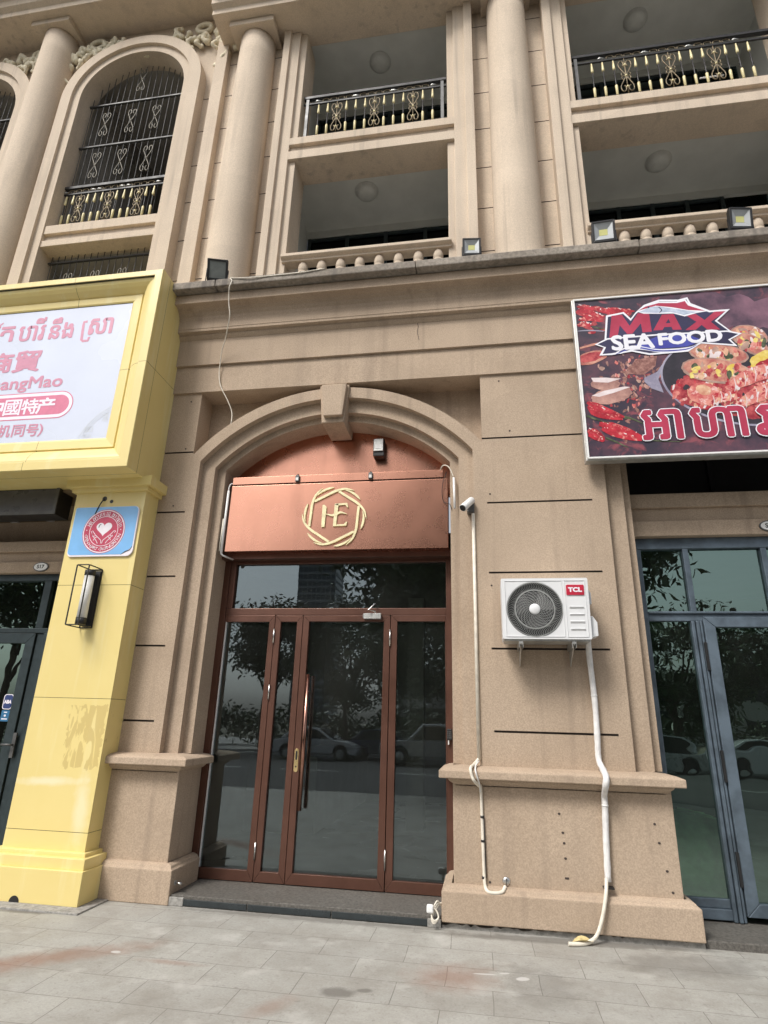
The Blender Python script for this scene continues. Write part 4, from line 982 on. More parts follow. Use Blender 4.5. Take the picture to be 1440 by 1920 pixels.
t_ = thing('sticker', 'navy ABA sticker with white outline on the left shop door glass', 'sticker', (-5.20, 6.13, 1.64))
MB().prism(rrect(-5.258, -5.142, 1.555, 1.715, (.03,) * 4), 6.1262, 6.1275).build('outline', 'emblem_white', t_)
MB().prism(rrect(-5.250, -5.150, 1.563, 1.707, (.025,) * 4), 6.1252, 6.1262).build('print', 'navy', t_)
mb = MB(); text_into(mb, 'ABA', -5.243, -5.157, 1.618, 1.652, 6.1248, 0, 0.003); mb.build('lettering', 'emblem_white', t_, fix=False)
M['pay_blue'] = plain('blue_print', (0.03, 0.14, 0.28), 0.3)
t_ = thing('sticker', 'small blue payment sticker below the navy one on the left shop door', 'sticker', (-5.2, 6.13, 1.5))
MB().box(-5.25, -5.15, 6.1262, 6.1272, 1.43, 1.545).build('print', 'pay_blue', t_)
mb = MB(); mb.box(-5.235, -5.165, 6.1252, 6.1262, 1.45, 1.462); mb.box(-5.22, -5.18, 6.1252, 6.1262, 1.52, 1.53); mb.disc(-5.2, 6.1252, 1.49, 0.012, None, 12, 0, 0.001); mb.build('marks', 'emblem_white', t_)

# ---- seafood restaurant board
sb = thing('signboard', 'printed seafood restaurant board with red Khmer letters and chilli photograph', 'sign', (2.8, 5.5, 4.0))
MB().box(1.045, 5.2, 5.503, 5.60, 3.985, 5.88).build('board_box', 'steel', sb, bevel=0.004)
mb = MB(); mitred(mb, 1.058, 5.2, 4.0, 5.872, 0.016, 0.016, 0.016, 0.016, 5.482, 5.504); mb.build('edge_trim', 'white_plastic', sb)
def printmat(name, c1, c2, scale=3, lo=0.4, hi=0.65, rough=0.35, c3=None):
    m, t, b = newmat(name); c = mixc(t, ramp(t, noise(t, scale, 6, rough=0.65), lo, hi), c1, c2)
    if c3: c = mixc(t, ramp(t, noise(t, scale * 1.7, 5, rough=0.6, dist=0.6), 0.55, 0.66), c, c3)
    t.links.new(c, b.inputs['Base Color']); b.inputs['Roughness'].default_value = rough; M[name] = m
printmat('p_dark', (0.04, 0.03, 0.05), (0.15, 0.06, 0.085), 3.2, 0.42, 0.7, c3=(0.26, 0.07, 0.09))
printmat('p_smoke', (0.06, 0.035, 0.06), (0.26, 0.13, 0.18), 2.6, 0.35, 0.7)
printmat('p_chilli', (0.30, 0.006, 0.02), (0.55, 0.03, 0.05), 9, 0.4, 0.6, c3=(0.75, 0.30, 0.26))
printmat('p_stem', (0.03, 0.045, 0.02), (0.16, 0.18, 0.10), 12)
printmat('p_garlic', (0.30, 0.15, 0.13), (0.62, 0.36, 0.30), 5)
printmat('p_garlic_hi', (0.70, 0.58, 0.58), (0.82, 0.74, 0.75), 6)
printmat('p_food', (0.55, 0.22, 0.14), (0.78, 0.52, 0.34), 8, 0.38, 0.62, c3=(0.82, 0.75, 0.62))
printmat('p_shell', (0.33, 0.20, 0.17), (0.58, 0.38, 0.30), 6)
printmat('p_shell_in', (0.42, 0.12, 0.10), (0.68, 0.36, 0.26), 7)
printmat('p_shrimp', (0.55, 0.10, 0.10), (0.74, 0.30, 0.24), 10, 0.4, 0.6, c3=(0.82, 0.55, 0.50))
printmat('p_sauce', (0.28, 0.015, 0.03), (0.55, 0.10, 0.10), 12, 0.4, 0.6)
printmat('p_spice', (0.20, 0.08, 0.07), (0.42, 0.22, 0.18), 22)
printmat('p_yellow', (0.70, 0.50, 0.08), (0.82, 0.70, 0.25), 9)
printmat('p_rim', (0.26, 0.24, 0.33), (0.42, 0.40, 0.50), 6)
printmat('p_pan', (0.02, 0.018, 0.026), (0.045, 0.035, 0.05), 4)
printmat('p_red', (0.38, 0.025, 0.065), (0.48, 0.045, 0.10), 3)
printmat('p_white', (0.80, 0.80, 0.86), (0.86, 0.86, 0.92), 2)
printmat('p_navy', (0.025, 0.022, 0.06), (0.04, 0.035, 0.10), 3)
printmat('p_blue', (0.045, 0.05, 0.32), (0.08, 0.10, 0.45), 4)
printmat('p_steelblue', (0.35, 0.42, 0.55), (0.60, 0.66, 0.78), 8)
SL = ['p_dark', 'p_smoke', 'p_chilli', 'p_stem', 'p_garlic', 'p_garlic_hi', 'p_food', 'p_shell', 'p_shell_in', 'p_shrimp', 'p_sauce', 'p_spice', 'p_yellow', 'p_rim', 'p_pan', 'p_red', 'p_white', 'p_navy', 'p_blue', 'p_steelblue']
I = {n: i for i, n in enumerate(SL)}
Q0 = crop((1040, 520), 3.6, 5.5)
def Q(a, b_):
    p = Q0(a, b_); return (min(max(p[0], 1.077), 5.17), min(max(p[1], 4.019), 5.853))
mb = MB(); mb.box(1.074, 5.18, 5.4985, 5.503, 4.016, 5.856, 0)
lay = [5.4985]
def up(): lay[0] -= 0.000008; return lay[0]
U = (Q(700, 600)[0] - Q(600, 600)[0]) / 100          # metres per detail unit
rnd = random.Random(3)
def splat(pts, m): mb.prism([Q(*p) for p in pts], up(), lay[0] + 0.0003, 'y', I[m])
def blotch(cx, cy, rx, ry, m, rot_=0, jag=0.12, n=28):
    ca, sa = math.cos(rot_), math.sin(rot_); pts = []
    for k in range(n):
        a = 2 * math.pi * k / n; j = 1 + rnd.uniform(-jag, jag); u, v = rx * math.cos(a) * j, ry * math.sin(a) * j; pts.append((cx + u * ca - v * sa, cy + u * sa + v * ca))
    splat(pts, m)
def stroke(pts, w_, m):
    P = smooth_pts(pts, 6); n = len(P); ws = [U * np.interp(i / (n - 1), np.linspace(0, 1, len(w_)), w_) for i in range(n)]
    mb.ribbon([Q(*p) for p in P], ws, up(), 0.0003, I[m])
blotch(1150, 230, 330, 120, 'p_smoke', 0.1, .2); blotch(1700, 260, 420, 160, 'p_smoke', 0.05, .2); blotch(2300, 400, 400, 200, 'p_smoke', 0.2, .2)
for _ in range(240):
    x_, y_ = rnd.gauss(560, 130), rnd.gauss(690, 150)
    if x_ > 250 and y_ > 520: blotch(x_, y_, rnd.uniform(4, 22), rnd.uniform(3, 14), rnd.choice(['p_spice', 'p_spice', 'p_sauce', 'p_garlic', 'p_shell', 'p_shrimp', 'p_dark']), rnd.uniform(0, 3), .3, 9)
splat([(540, 560), (690, 530), (680, 600), (600, 660), (480, 650)], 'p_spice')
def chilli(pts, w_):
    stroke(pts, w_, 'p_chilli'); P = smooth_pts(pts, 8)
    for q in P[2:-3]:
        if rnd.random() < .75: blotch(q[0] + rnd.uniform(-6, 6), q[1] - w_[1] * .2 + rnd.uniform(-5, 5), rnd.uniform(3, 11), rnd.uniform(2, 6), rnd.choice(['p_garlic_hi', 'p_shrimp', 'p_sauce']), .4, .35, 8)
for _ in range(26):
    x_, y_ = rnd.uniform(140, 470), rnd.uniform(200, 380); l_ = rnd.uniform(50, 140); blotch(x_, y_, l_ * .5, rnd.uniform(8, 18), rnd.choice(['p_sauce', 'p_chilli', 'p_dark']), rnd.uniform(-.3, .5), .2, 14)
for pts in (((150, 225), (240, 235), (330, 275)), ((160, 290), (230, 280), (320, 300)), ((260, 215), (380, 235), (500, 245)), ((155, 330), (200, 315), (260, 325)), ((180, 255), (260, 270), (340, 262)), ((330, 215), (440, 225), (540, 230)), ((150, 200), (220, 205), (300, 225))): chilli(pts, (10, 46, 36, 6))
stroke([(250, 330), (330, 350), (480, 345)], (4, 12, 8, 3), 'p_stem'); stroke([(150, 365), (230, 360), (330, 365)], (3, 12, 6), 'p_rim')
blotch(245, 545, 115, 42, 'p_shell_in', -.25, .06); blotch(245, 540, 95, 30, 'p_sauce', -.25, .1); stroke([(170, 480), (260, 455), (340, 440)], (14, 20, 5), 'p_shell_in')
blotch(340, 722, 100, 40, 'p_garlic', .02, .05); splat([(245, 680), (340, 678), (448, 685), (360, 712), (262, 708)], 'p_garlic_hi')
blotch(385, 800, 138, 54, 'p_garlic', -.2, .05); splat([(250, 800), (330, 768), (470, 738), (510, 742), (400, 780), (300, 808)], 'p_garlic_hi')
for pts in (((218, 845), (320, 890), (470, 945)), ((225, 870), (300, 925), (460, 960))): chilli(pts, (16, 62, 46, 12))
for pts in (((300, 990), (430, 1020), (600, 1085)), ((320, 1020), (440, 1060), (590, 1100)), ((225, 1030), (280, 1060), (330, 1100)), ((230, 1060), (300, 1080), (330, 1110))): chilli(pts, (30, 64, 56, 14))
for pts, w_ in ((((470, 945), (520, 955), (600, 990)), (26, 14, 6)), (((215, 935), (280, 960), (370, 985)), (18, 12, 4)), (((345, 1085), (410, 1110), (495, 1150)), (16, 12, 4)), (((590, 1090), (700, 1105), (860, 1110)), (16, 8, 4))): stroke(pts, w_, 'p_stem')
blotch(760, 860, 200, 90, 'p_dark', 0, .1); splat([(605, 680), (690, 640), (745, 560), (700, 690), (735, 780), (650, 750), (605, 705)], 'p_rim')
blotch(1290, 700, 580, 300, 'p_rim', .12, 0.0, 60); blotch(1290, 698, 566, 288, 'p_pan', .12, 0.0, 60)
blotch(1250, 780, 440, 170, 'p_sauce', .1, .1); blotch(1650, 760, 430, 220, 'p_sauce', .1, .1)
for _ in range(200): blotch(rnd.uniform(800, 2000), rnd.uniform(700, 880), rnd.uniform(8, 32), rnd.uniform(6, 20), rnd.choice(['p_sauce', 'p_sauce', 'p_shrimp', 'p_chilli', 'p_food', 'p_pan', 'p_garlic_hi']), rnd.uniform(0, 3), .25, 10)
def clam(cx, cy, rx, ry, r_=0.12):
    blotch(cx, cy, rx, ry, 'p_shell', r_, .02, 40); blotch(cx, cy - 4, rx * .93, ry * .86, 'p_shell_in', r_, .02, 40)
    for _ in range(44): blotch(cx + rnd.uniform(-.68, .68) * rx, cy + rnd.uniform(-.5, .5) * ry, rnd.uniform(8, 36), rnd.uniform(7, 22), rnd.choice(['p_food', 'p_food', 'p_food', 'p_garlic_hi', 'p_yellow', 'p_stem', 'p_shrimp', 'p_shell', 'p_sauce']), rnd.uniform(0, 3), .2, 12)
clam(1310, 400, 130, 74, .2); clam(1330, 455, 125, 60, .5); clam(1105, 520, 205, 72); clam(1090, 632, 240, 84)
clam(1640, 430, 200, 90); clam(1900, 560, 220, 90)
blotch(1400, 560, 90, 55, 'p_yellow', -.4, .1); blotch(1420, 600, 80, 40, 'p_chilli', -.4, .1)
def shrimp(pts, w_):
    stroke(pts, w_, 'p_shrimp'); P = smooth_pts(pts, 4)
    for p in P[1:-1]:
        for _ in range(5): blotch(p[0] + rnd.uniform(-30, 30), p[1] + rnd.uniform(-.42, .42) * w_[1], rnd.uniform(6, 20), rnd.uniform(4, 12), rnd.choice(['p_shrimp', 'p_food', 'p_garlic_hi', 'p_sauce', 'p_chilli']), rnd.uniform(0, 3), .3, 9)
    for p in P[2:-2:2]: stroke([(p[0] - 4, p[1] - w_[1] * .42), (p[0] + 8, p[1]), (p[0] + 2, p[1] + w_[1] * .42)], (3, 7, 3), 'p_garlic_hi')
blotch(1010, 790, 112, 76, 'p_shrimp', .2, .06); blotch(1005, 762, 52, 34, 'p_food', .3, .1)
shrimp([(1030, 860), (1120, 810), (1230, 800)], (30, 90, 60)); shrimp([(1160, 760), (1280, 690), (1420, 640), (1560, 660)], (40, 110, 120, 60)); shrimp([(1230, 870), (1360, 800), (1480, 750), (1650, 740)], (40, 110, 120, 60)); shrimp([(1600, 860), (1800, 780), (2000, 800)], (40, 120, 60))
# brand emblem: dark outline, red letters, fish, ribbon and wave
splat([(335, 425), (345, 262), (465, 238), (512, 282), (545, 240), (600, 190), (700, 155), (830, 155), (893, 138), (915, 178), (1045, 228), (1180, 218), (1095, 298), (1190, 368), (1100, 392), (700, 420)], 'p_white')
splat([(348, 418), (358, 272), (460, 250), (512, 298), (550, 248), (610, 202), (705, 168), (835, 168), (886, 152), (905, 190), (1040, 240), (1150, 232), (1078, 298), (1168, 362), (1100, 380), (700, 410)], 'p_navy')
splat([(368, 412), (382, 264), (452, 256), (505, 332), (560, 246), (636, 252), (654, 370), (592, 376), (580, 315), (522, 384), (488, 386), (438, 328), (424, 402)], 'p_red')
splat([(664, 362), (722, 256), (800, 250), (856, 356), (796, 358), (786, 338), (738, 340), (726, 360)], 'p_red'); splat([(748, 314), (780, 312), (766, 284)], 'p_navy')
splat([(880, 258), (950, 252), (1010, 292), (1075, 236), (1150, 232), (1052, 304), (1116, 356), (1030, 358), (990, 325), (950, 358), (880, 360), (955, 304)], 'p_red')
splat([(550, 235), (600, 196), (700, 170), (820, 170), (880, 152), (906, 188), (1032, 232), (960, 244), (875, 268), (800, 248), (700, 250), (600, 250)], 'p_white')
splat([(562, 230), (610, 202), (700, 178), (822, 178), (876, 164), (898, 194), (1015, 230), (900, 225), (790, 206), (680, 196)], 'p_red')
splat([(565, 240), (640, 205), (700, 200), (790, 214), (960, 238), (870, 258), (780, 238), (690, 244)], 'p_steelblue'); blotch(632, 206, 7, 6, 'p_navy', 0, 0, 10)
stroke([(700, 205), (720, 225), (705, 243)], (6, 8, 4), 'p_navy')
splat([(268, 458), (352, 415), (700, 386), (1165, 362), (1262, 382), (1185, 424), (1232, 468), (985, 450), (900, 505), (640, 528), (520, 505), (385, 528), (300, 532), (330, 478)], 'p_white')
splat([(288, 456), (358, 424), (700, 396), (1162, 372), (1236, 386), (1168, 424), (1206, 456), (980, 440), (890, 494), (640, 516), (520, 494), (385, 516), (322, 522), (345, 476)], 'p_navy')
splat([(520, 470), (700, 400), (900, 390), (1000, 430), (890, 470), (640, 490)], 'p_blue')
for pts in (((390, 525), (520, 470), (700, 492), (900, 480), (975, 448)), ((440, 520), (560, 486), (720, 506), (880, 494), (960, 462))): stroke(pts, (3, 14, 10, 14, 3), 'p_white')
stroke([(410, 524), (540, 478), (700, 500), (880, 490), (960, 458)], (3, 14, 12, 10, 2), 'p_blue')
def PT(body, bx, m, bold):
    up(); x0, x1, z0, z1 = rect(Q, *bx)
    if len(body) == 2:        # overlapping letters are set one by one so that their outlines do not cancel
        full = text_polys(body)[0]; lo, hi = full.min(0), full.max(0); sx, sz = (x1 - x0) / (hi[0] - lo[0]), (z1 - z0) / (hi[1] - lo[1])
        for k, ch in enumerate(body):
            v = text_polys(ch)[0]; a, b_ = v.min(0), v.max(0); wd = (b_[0] - a[0]) * sx
            u0, u1 = (x0, x0 + wd) if k == 0 else (x1 - wd, x1)
            text_into(mb, ch, u0, u1, z0 + (a[1] - lo[1]) * sz, z0 + (b_[1] - lo[1]) * sz, lay[0] - 0.00005 * k, I[m], bold * U)
    else: text_into(mb, body, x0, x1, z0, z1, lay[0], I[m], bold * U)
    lay[0] -= 0.0012
PT('SEA', (385, 392, 665, 486), 'p_white', 7); PT('FOOD', (700, 372, 1126, 446), 'p_white', 7)
for body, bx in (('អា', (592, 902, 852, 1092)), ('ហា', (920, 884, 1286, 1076)), ('រ', (1355, 872, 1470, 1066)), ('សមុទ', (1560, 866, 2200, 1060))):
    PT(body, bx, 'p_white', 15); PT(body, bx, 'p_red', 8)
mb.build('printed_face', SL, sb, fix=False)

# ---- air conditioner
ac = thing('air_conditioner', 'white outdoor air conditioning unit on brackets on the right pilaster', 'air conditioner', (0.55, 5.5, 2.24))
M['ac_white'] = plain('ac_enamel', (0.72, 0.73, 0.74), 0.35, var=0.03, scale=4)
fx, fz = 0.46, 2.508
mb = MB(); X0, X1, Z0, Z1, Y0, Y1 = 0.177, 0.925, 2.25, 2.785, 5.33, 5.62
ring = [(fx + 0.236 * math.cos(2 * math.pi * k / 64), fz + 0.236 * math.sin(2 * math.pi * k / 64)) for k in range(64)]
def onrect(p):
    dx, dz = p[0] - fx, p[1] - fz; k = min(((X1 - fx) if dx > 0 else (X0 - fx)) / dx if abs(dx) > 1e-9 else 1e9, ((Z1 - fz) if dz > 0 else (Z0 - fz)) / dz if abs(dz) > 1e-9 else 1e9)
    return (fx + dx * k, fz + dz * k)
for k in range(64):
    a, b_ = ring[k], ring[(k + 1) % 64]; c, d = onrect(a), onrect(b_); q = [a, b_, d]
    for cn in ((X0, Z0), (X1, Z0), (X1, Z1), (X0, Z1)):
        if abs(c[0] - d[0]) > 1e-6 and abs(c[1] - d[1]) > 1e-6 and abs(cn[0] - c[0]) + abs(cn[1] - d[1]) < 1e-6 or abs(c[0] - d[0]) > 1e-6 and abs(c[1] - d[1]) > 1e-6 and abs(cn[0] - d[0]) + abs(cn[1] - c[1]) < 1e-6: q.append(cn)
    q.append(c); mb.face([(p[0], Y0, p[1]) for p in q])
    mb.face([(a[0], Y0, a[1]), (b_[0], Y0, b_[1]), (b_[0], Y0 + 0.06, b_[1]), (a[0], Y0 + 0.06, a[1])], 1)
mb.face([(p[0], Y0 + 0.06, p[1]) for p in ring], 1)
mb.face([(X0, Y1, Z0), (X1, Y1, Z0), (X1, Y1, Z1), (X0, Y1, Z1)])
for x in (X0, X1): mb.face([(x, Y0, Z0), (x, Y1, Z0), (x, Y1, Z1), (x, Y0, Z1)])
for z in (Z0, Z1): mb.face([(X0, Y0, z), (X1, Y0, z), (X1, Y1, z), (X0, Y1, z)])
mb.build('casing', ['ac_white', 'black'], ac, bevel=0.012, segs=3)
mb = MB(); mitred(mb, 0.205, 0.705, 2.268, 2.765, .006, .006, .006, .006, 5.325, 5.332); mitred(mb, 0.722, 0.90, 2.268, 2.765, .006, .006, .006, .006, 5.325, 5.332)
for z in (2.535, 2.472, 2.408, 2.345): mb.prism([(5.331, z), (5.318, z - 0.006), (5.331, z - 0.026)], 0.755, 0.875, 'x')
mb.build('front_panel', 'ac_white', ac, bevel=0.0015)
mb = MB().box(0.19, 0.91, 5.345, 5.60, 2.235, 2.251); mb.build('base_tray', 'steel', ac)
mb = MB()
for r_ in (0.236, 0.172, 0.166): mb.tube([(fx + r_ * math.cos(a), 5.326, fz + r_ * math.sin(a)) for a in np.linspace(0, 2 * math.pi, 49)], 0.0032, 5, 0, False)
for r_ in np.arange(0.062, 0.16, 0.0125): mb.tube([(fx + r_ * math.cos(a), 5.322, fz + r_ * math.sin(a)) for a in np.linspace(0, 2 * math.pi, 41)], 0.0016, 4, 0, False)
for k in range(22):
    a0 = 2 * math.pi * k / 22; mb.tube([(fx + r_ * math.cos(a0 + 1.1 * (r_ - 0.05) / 0.115), 5.320, fz + r_ * math.sin(a0 + 1.1 * (r_ - 0.05) / 0.115)) for r_ in np.linspace(0.05, 0.167, 8)], 0.0018, 4, 0, False)
for k in range(84):
    a0 = 2 * math.pi * k / 84; mb.tube([(fx + r_ * math.cos(a0 + 0.10 * math.sin((r_ - .17) / .066 * 3.14)), 5.322 + 0.004 * math.sin((r_ - .17) / .066 * 3.14), fz + r_ * math.sin(a0 + 0.10 * math.sin((r_ - .17) / .066 * 3.14))) for r_ in np.linspace(0.17, 0.236, 5)], 0.0016, 4, 0, False)
mb.build('fan_grille', 'grille_grey', ac, fix=False)
mb = MB()
for k in range(3):
    a0 = 2.094 * k; A_ = []; B2 = []
    for r_ in np.linspace(0.05, 0.2, 6): A_.append((fx + r_ * math.cos(a0), 5.35, fz + r_ * math.sin(a0))); B2.append((fx + r_ * math.cos(a0 + 1.3), 5.375, fz + r_ * math.sin(a0 + 1.3)))
    strip_faces(mb, A_, B2)
mb.build('fan', 'iron_grey', ac, fix=False)
MB().lathe([(0.001, -0.014), (0.04, -0.013), (0.048, -0.006), (0.048, 0.004)], (fx, 5.326, fz), 32, 'y').build('hub_cap', 'ac_white', ac)
mb = MB(); mb.prism(rrect(0.738, 0.888, 2.632, 2.722, (.006, .012, .006, .006)), 5.322, 5.331); bd = mb.build('badge', 'badge_red', ac)
mb = MB(); text_into(mb, 'TCL', 0.757, 0.868, 2.660, 2.697, 5.3212, 0, 0.0035); mb.build('lettering', 'emblem_white', bd, fix=False)
mb = MB(); mb.prism([(0.926, 2.27), (0.985, 2.285), (0.985, 2.40), (0.95, 2.455), (0.926, 2.455)], 5.37, 5.52); mb.build('valve_cover', 'ac_white', ac, bevel=0.004); mb = MB(); mb.prism([(0.926, 2.56), (0.955, 2.565), (0.955, 2.66), (0.94, 2.69), (0.926, 2.69)], 5.39, 5.52)
mb.build('side_handle', 'ac_white', ac, bevel=0.004)
for x in (0.33, 0.775):
    mb = MB(); mb.box(x - 0.018, x + 0.018, 5.345, 5.675, 2.213, 2.236); mb.box(x - 0.018, x - 0.013, 5.345, 5.675, 2.18, 2.213); mb.box(x + 0.013, x + 0.018, 5.345, 5.675, 2.18, 2.213)
    mb.prism([(5.66, 2.05), (5.678, 2.05), (5.678, 2.21), (5.40, 2.21), (5.40, 2.195)], x - 0.004, x + 0.004, 'x'); mb.tube([(x, 5.36, 2.24), (x, 5.36, 2.20)], 0.008, 6)
    mb.build('wall_bracket', 'steel', ac)

# ---- pipes, conduits and cables
def cable(name, mat_, pts, r_, label, cat, n=8, sm=6):
    P = smooth_pts(pts, sm) if sm else pts
    o = MB().tube(P, r_, n).build(name, mat_); return tag(o, label, cat)
rp = thing('insulated_pipe', 'white taped air conditioner pipe running down the right pilaster', 'pipe', (0.93, 5.6, 0.3))
P = smooth_pts([(0.90, 5.50, 2.36), (0.925, 5.56, 2.26), (0.938, 5.632, 2.10), (0.951, 5.638, 1.74), (0.945, 5.636, 1.45), (0.94, 5.63, 1.29), (0.955, 5.555, 1.215), (0.958, 5.462, 1.165), (0.948, 5.462, 1.10), (0.950, 5.57, 1.02), (0.952, 5.59, 0.95), (0.938, 5.595, 0.70), (0.925, 5.592, 0.40)], 5)
rw = random.Random(5); rs = [0.025 * rw.uniform(0.93, 1.07) for _ in P]
MB().tube(P, rs, 14).build('taped_pipe', 'white_tape', rp)
mb = MB()
for i in (14, 30, 50): mb.tube([P[i], P[i] + (P[i + 1] - P[i]).normalized() * 0.012], 0.0272, 14)
mb.build('tape_band', 'white_plastic', rp)
MB().tube(smooth_pts([(0.912, 5.585, 0.42), (0.90, 5.55, 0.36), (0.875, 5.515, 0.27), (0.845, 5.505, 0.17), (0.79, 5.48, 0.06), (0.71, 5.44, 0.018), (0.62, 5.40, 0.016), (0.57, 5.39, 0.018)], 6), 0.0145, 10).build('drain_hose', 'cream_cable', rp)
MB().box(0.885, 0.965, 5.56, 5.63, 0.352, 0.362).build('pipe_clip', 'black', rp)
cd = thing('cable_conduit', 'thin white cable conduit down the left edge of the right pilaster', 'conduit', (-0.045, 5.66, 0.3))
mb = MB(); mb.tube([(-0.058, 5.665, 3.53), (-0.06, 5.665, 1.25)], 0.0165, 10)
mb.build('conduit_tube', 'cream_cable', cd)
mb = MB().tube(smooth_pts([(-0.06, 5.665, 1.26), (-0.10, 5.62, 1.215), (-0.13, 5.50, 1.19), (-0.12, 5.485, 1.13), (-0.10, 5.49, 1.09), (-0.065, 5.56, 1.05), (-0.05, 5.615, 1.02), (-0.045, 5.613, 0.7), (-0.04, 5.613, 0.4), (-0.035, 5.60, 0.31), (-0.01, 5.565, 0.275), (0.06, 5.562, 0.272), (0.105, 5.57, 0.285), (0.125, 5.60, 0.315)], 6), 0.0135, 8).build('loose_cable', 'cream_cable', cd)
mb = MB().tube(smooth_pts([(-0.06, 5.66, 1.24), (-0.085, 5.60, 1.21), (-0.09, 5.49, 1.18), (-0.075, 5.488, 1.12), (-0.06, 5.53, 1.07), (-0.055, 5.61, 1.0)], 6), 0.007, 6).build('loose_cable', 'white_plastic', cd)
mb = MB()
for z in (0.80, 0.62, 0.355): mb.tube([(-0.044, 5.613, z), (-0.044, 5.613, z + 0.018)], 0.0155, 10)
mb.tube([(-0.032, 5.612, 0.80), (-0.028, 5.615, 0.60), (-0.026, 5.612, 0.36)], 0.005, 6)
mb.build('cable_tie', 'black', cd)
t_ = thing('cable_grommet', 'round chrome cable cap at the foot of the right pilaster', 'cap', (0.137, 5.63, 0.34))
MB().lathe([(0.001, -0.014), (0.02, -0.013), (0.03, -0.006), (0.034, 0.0), (0.034, 0.006)], (0.137, 5.629, 0.345), 24, 'y').build('dome', 'chrome', t_)
MB().box(0.135, 0.139, 5.611, 5.616, 0.318, 0.372).build('slot', 'black', t_)
cable('conduit', 'white_plastic', [(-0.252, 5.79, 3.98), (-0.244, 5.75, 3.62)], 0.012, 'short white conduit stub at the right end of the copper sign', 'conduit', sm=0)
cable('cable', 'cream_cable', [(-0.40, 5.86, 4.10), (-0.36, 5.80, 4.13), (-0.30, 5.79, 4.10), (-0.255, 5.79, 3.99)], 0.006, 'short white cable looping from the copper sign into the conduit stub', 'cable', 6)
cable('wire', 'iron', [(-0.33, 5.86, 4.08), (-0.37, 5.85, 3.95), (-0.38, 5.86, 3.82), (-0.36, 5.87, 3.74), (-0.30, 5.83, 3.70), (-0.28, 5.83, 3.64)], 0.0035, 'thin dark wire hanging at the right end of the copper sign', 'wire', 5)
t_ = thing('cable_conduit', 'pair of white conduits along the left edge of the copper sign', 'conduit', (-2.79, 5.87, 3.2))
MB().tube([(-2.785, 5.865, 3.22), (-2.785, 5.865, 3.95)], 0.014, 8).build('conduit_tube', 'white_plastic', t_)
MB().tube([(-2.812, 5.875, 3.25), (-2.81, 5.875, 3.62)], 0.011, 8).build('conduit_tube', 'cream_cable', t_)
MB().tube(smooth_pts([(-2.785, 5.865, 3.95), (-2.785, 5.87, 4.0), (-2.77, 5.88, 4.04), (-2.74, 5.9, 4.045)], 5), 0.007, 6).build('cable_end', 'white_plastic', t_)
MB().tube([(-2.785, 5.865, 3.22), (-2.77, 5.88, 3.20), (-2.70, 6.0, 3.185)], 0.010, 6).build('elbow', 'white_plastic', t_)
o310 = lambda a, b_, y: at(310 + a / 4.8, 480 + b_ / 4.8, y=y)
hc = [o310(1440, 112, 5.28), o310(1200, 150, 5.275), o310(950, 178, 5.28), o310(760, 195, 5.27), o310(640, 200, 5.28), o310(585, 200, 5.275), o310(600, 222, 5.272), o310(578, 275, 5.265), o310(572, 345, 5.30), o310(572, 430, 5.33), o310(580, 530, 5.36), o310(562, 640, 5.42), o310(540, 750, 5.50), o310(512, 840, 5.55), o310(498, 930, 5.60), o310(485, 1050, 5.63), o310(492, 1150, 5.635), o310(515, 1212, 5.63), o310(560, 1300, 5.66), o310(597, 1400, 5.69), o310(595, 1490, 5.68), o310(580, 1535, 5.70)]
cable('cable', 'cream_cable', hc, 0.0065, 'long pale cable trailing along the ledge and hanging down over the arch', 'cable', 6)

# ---- floodlights along the ledge
M['led'] = plain('led_chip', (0.62, 0.61, 0.24), 0.4, var=0.05); M['flood_reflector'] = plain('flood_reflector', (0.40, 0.42, 0.43), 0.4, 0.1, var=0.05); M['flood_glass'] = plain('flood_glass', (0.20, 0.215, 0.205), 0.12, var=0.1)
def flood(x, y, rz, tilt, s, label, dark=False):
    t_ = thing('floodlight', label, 'floodlight', (x, y, ZL), 'floodlights standing on the ledge', local=True); t_.rotation_euler = (0, 0, rz)
    R_ = Matrix.Rotation(tilt, 4, 'X'); C_ = Vector((0, 0, 0.19 * s))
    def tr(mb): mb.v = [tuple(C_ + (R_ @ (Vector(v) * s))) for v in mb.v]; return mb
    mb = MB(); w_, h_ = 0.118, 0.125
    mitred(mb, -w_, w_, -h_, h_, 0.024, 0.024, 0.03, 0.022, -0.036, 0.012); mb.box(-w_ + .012, w_ - .012, 0.0, 0.045, -h_ + .012, h_ - .012); mb.box(-w_, w_, -0.03, 0.035, -h_ - 0.045, -h_ - 0.001)
    for k in range(7): mb.box(-0.08 + k * 0.026, -0.074 + k * 0.026, 0.045, 0.07, -0.09, 0.09)
    tr(mb).build('housing', 'black', t_, bevel=0.004)
    if dark:
        tr(MB().box(-w_ + .0245, w_ - .0245, -0.028, -0.02, -h_ + .0305, h_ - .0225)).build('lens', 'flood_glass', t_)
    else:
        mb = MB(); o_ = [(-.094, -.095), (.094, -.095), (.094, .103), (-.094, .103)]; i_ = [(-.042, -.034), (.042, -.034), (.042, .036), (-.042, .036)]
        for k in range(4): mb.face([(o_[k][0], -0.03, o_[k][1]), (o_[(k + 1) % 4][0], -0.03, o_[(k + 1) % 4][1]), (i_[(k + 1) % 4][0], -0.006, i_[(k + 1) % 4][1]), (i_[k][0], -0.006, i_[k][1])])
        tr(mb).build('reflector', 'flood_reflector', t_, fix=False)
        tr(MB().box(-.042, .042, -0.008, -0.004, -.034, .036)).build('led_chip', 'led', t_)
    mb = MB()
    for sx in (-1, 1): mb.box(sx * 0.124 * s - 0.003, sx * 0.124 * s + 0.003, -0.012, 0.012, 0.004, 0.2 * s)
    mb.box(-0.124 * s, 0.124 * s, -0.0119, 0.0119, 0.0, 0.004); mb.build('bracket', 'iron', t_)
    return t_
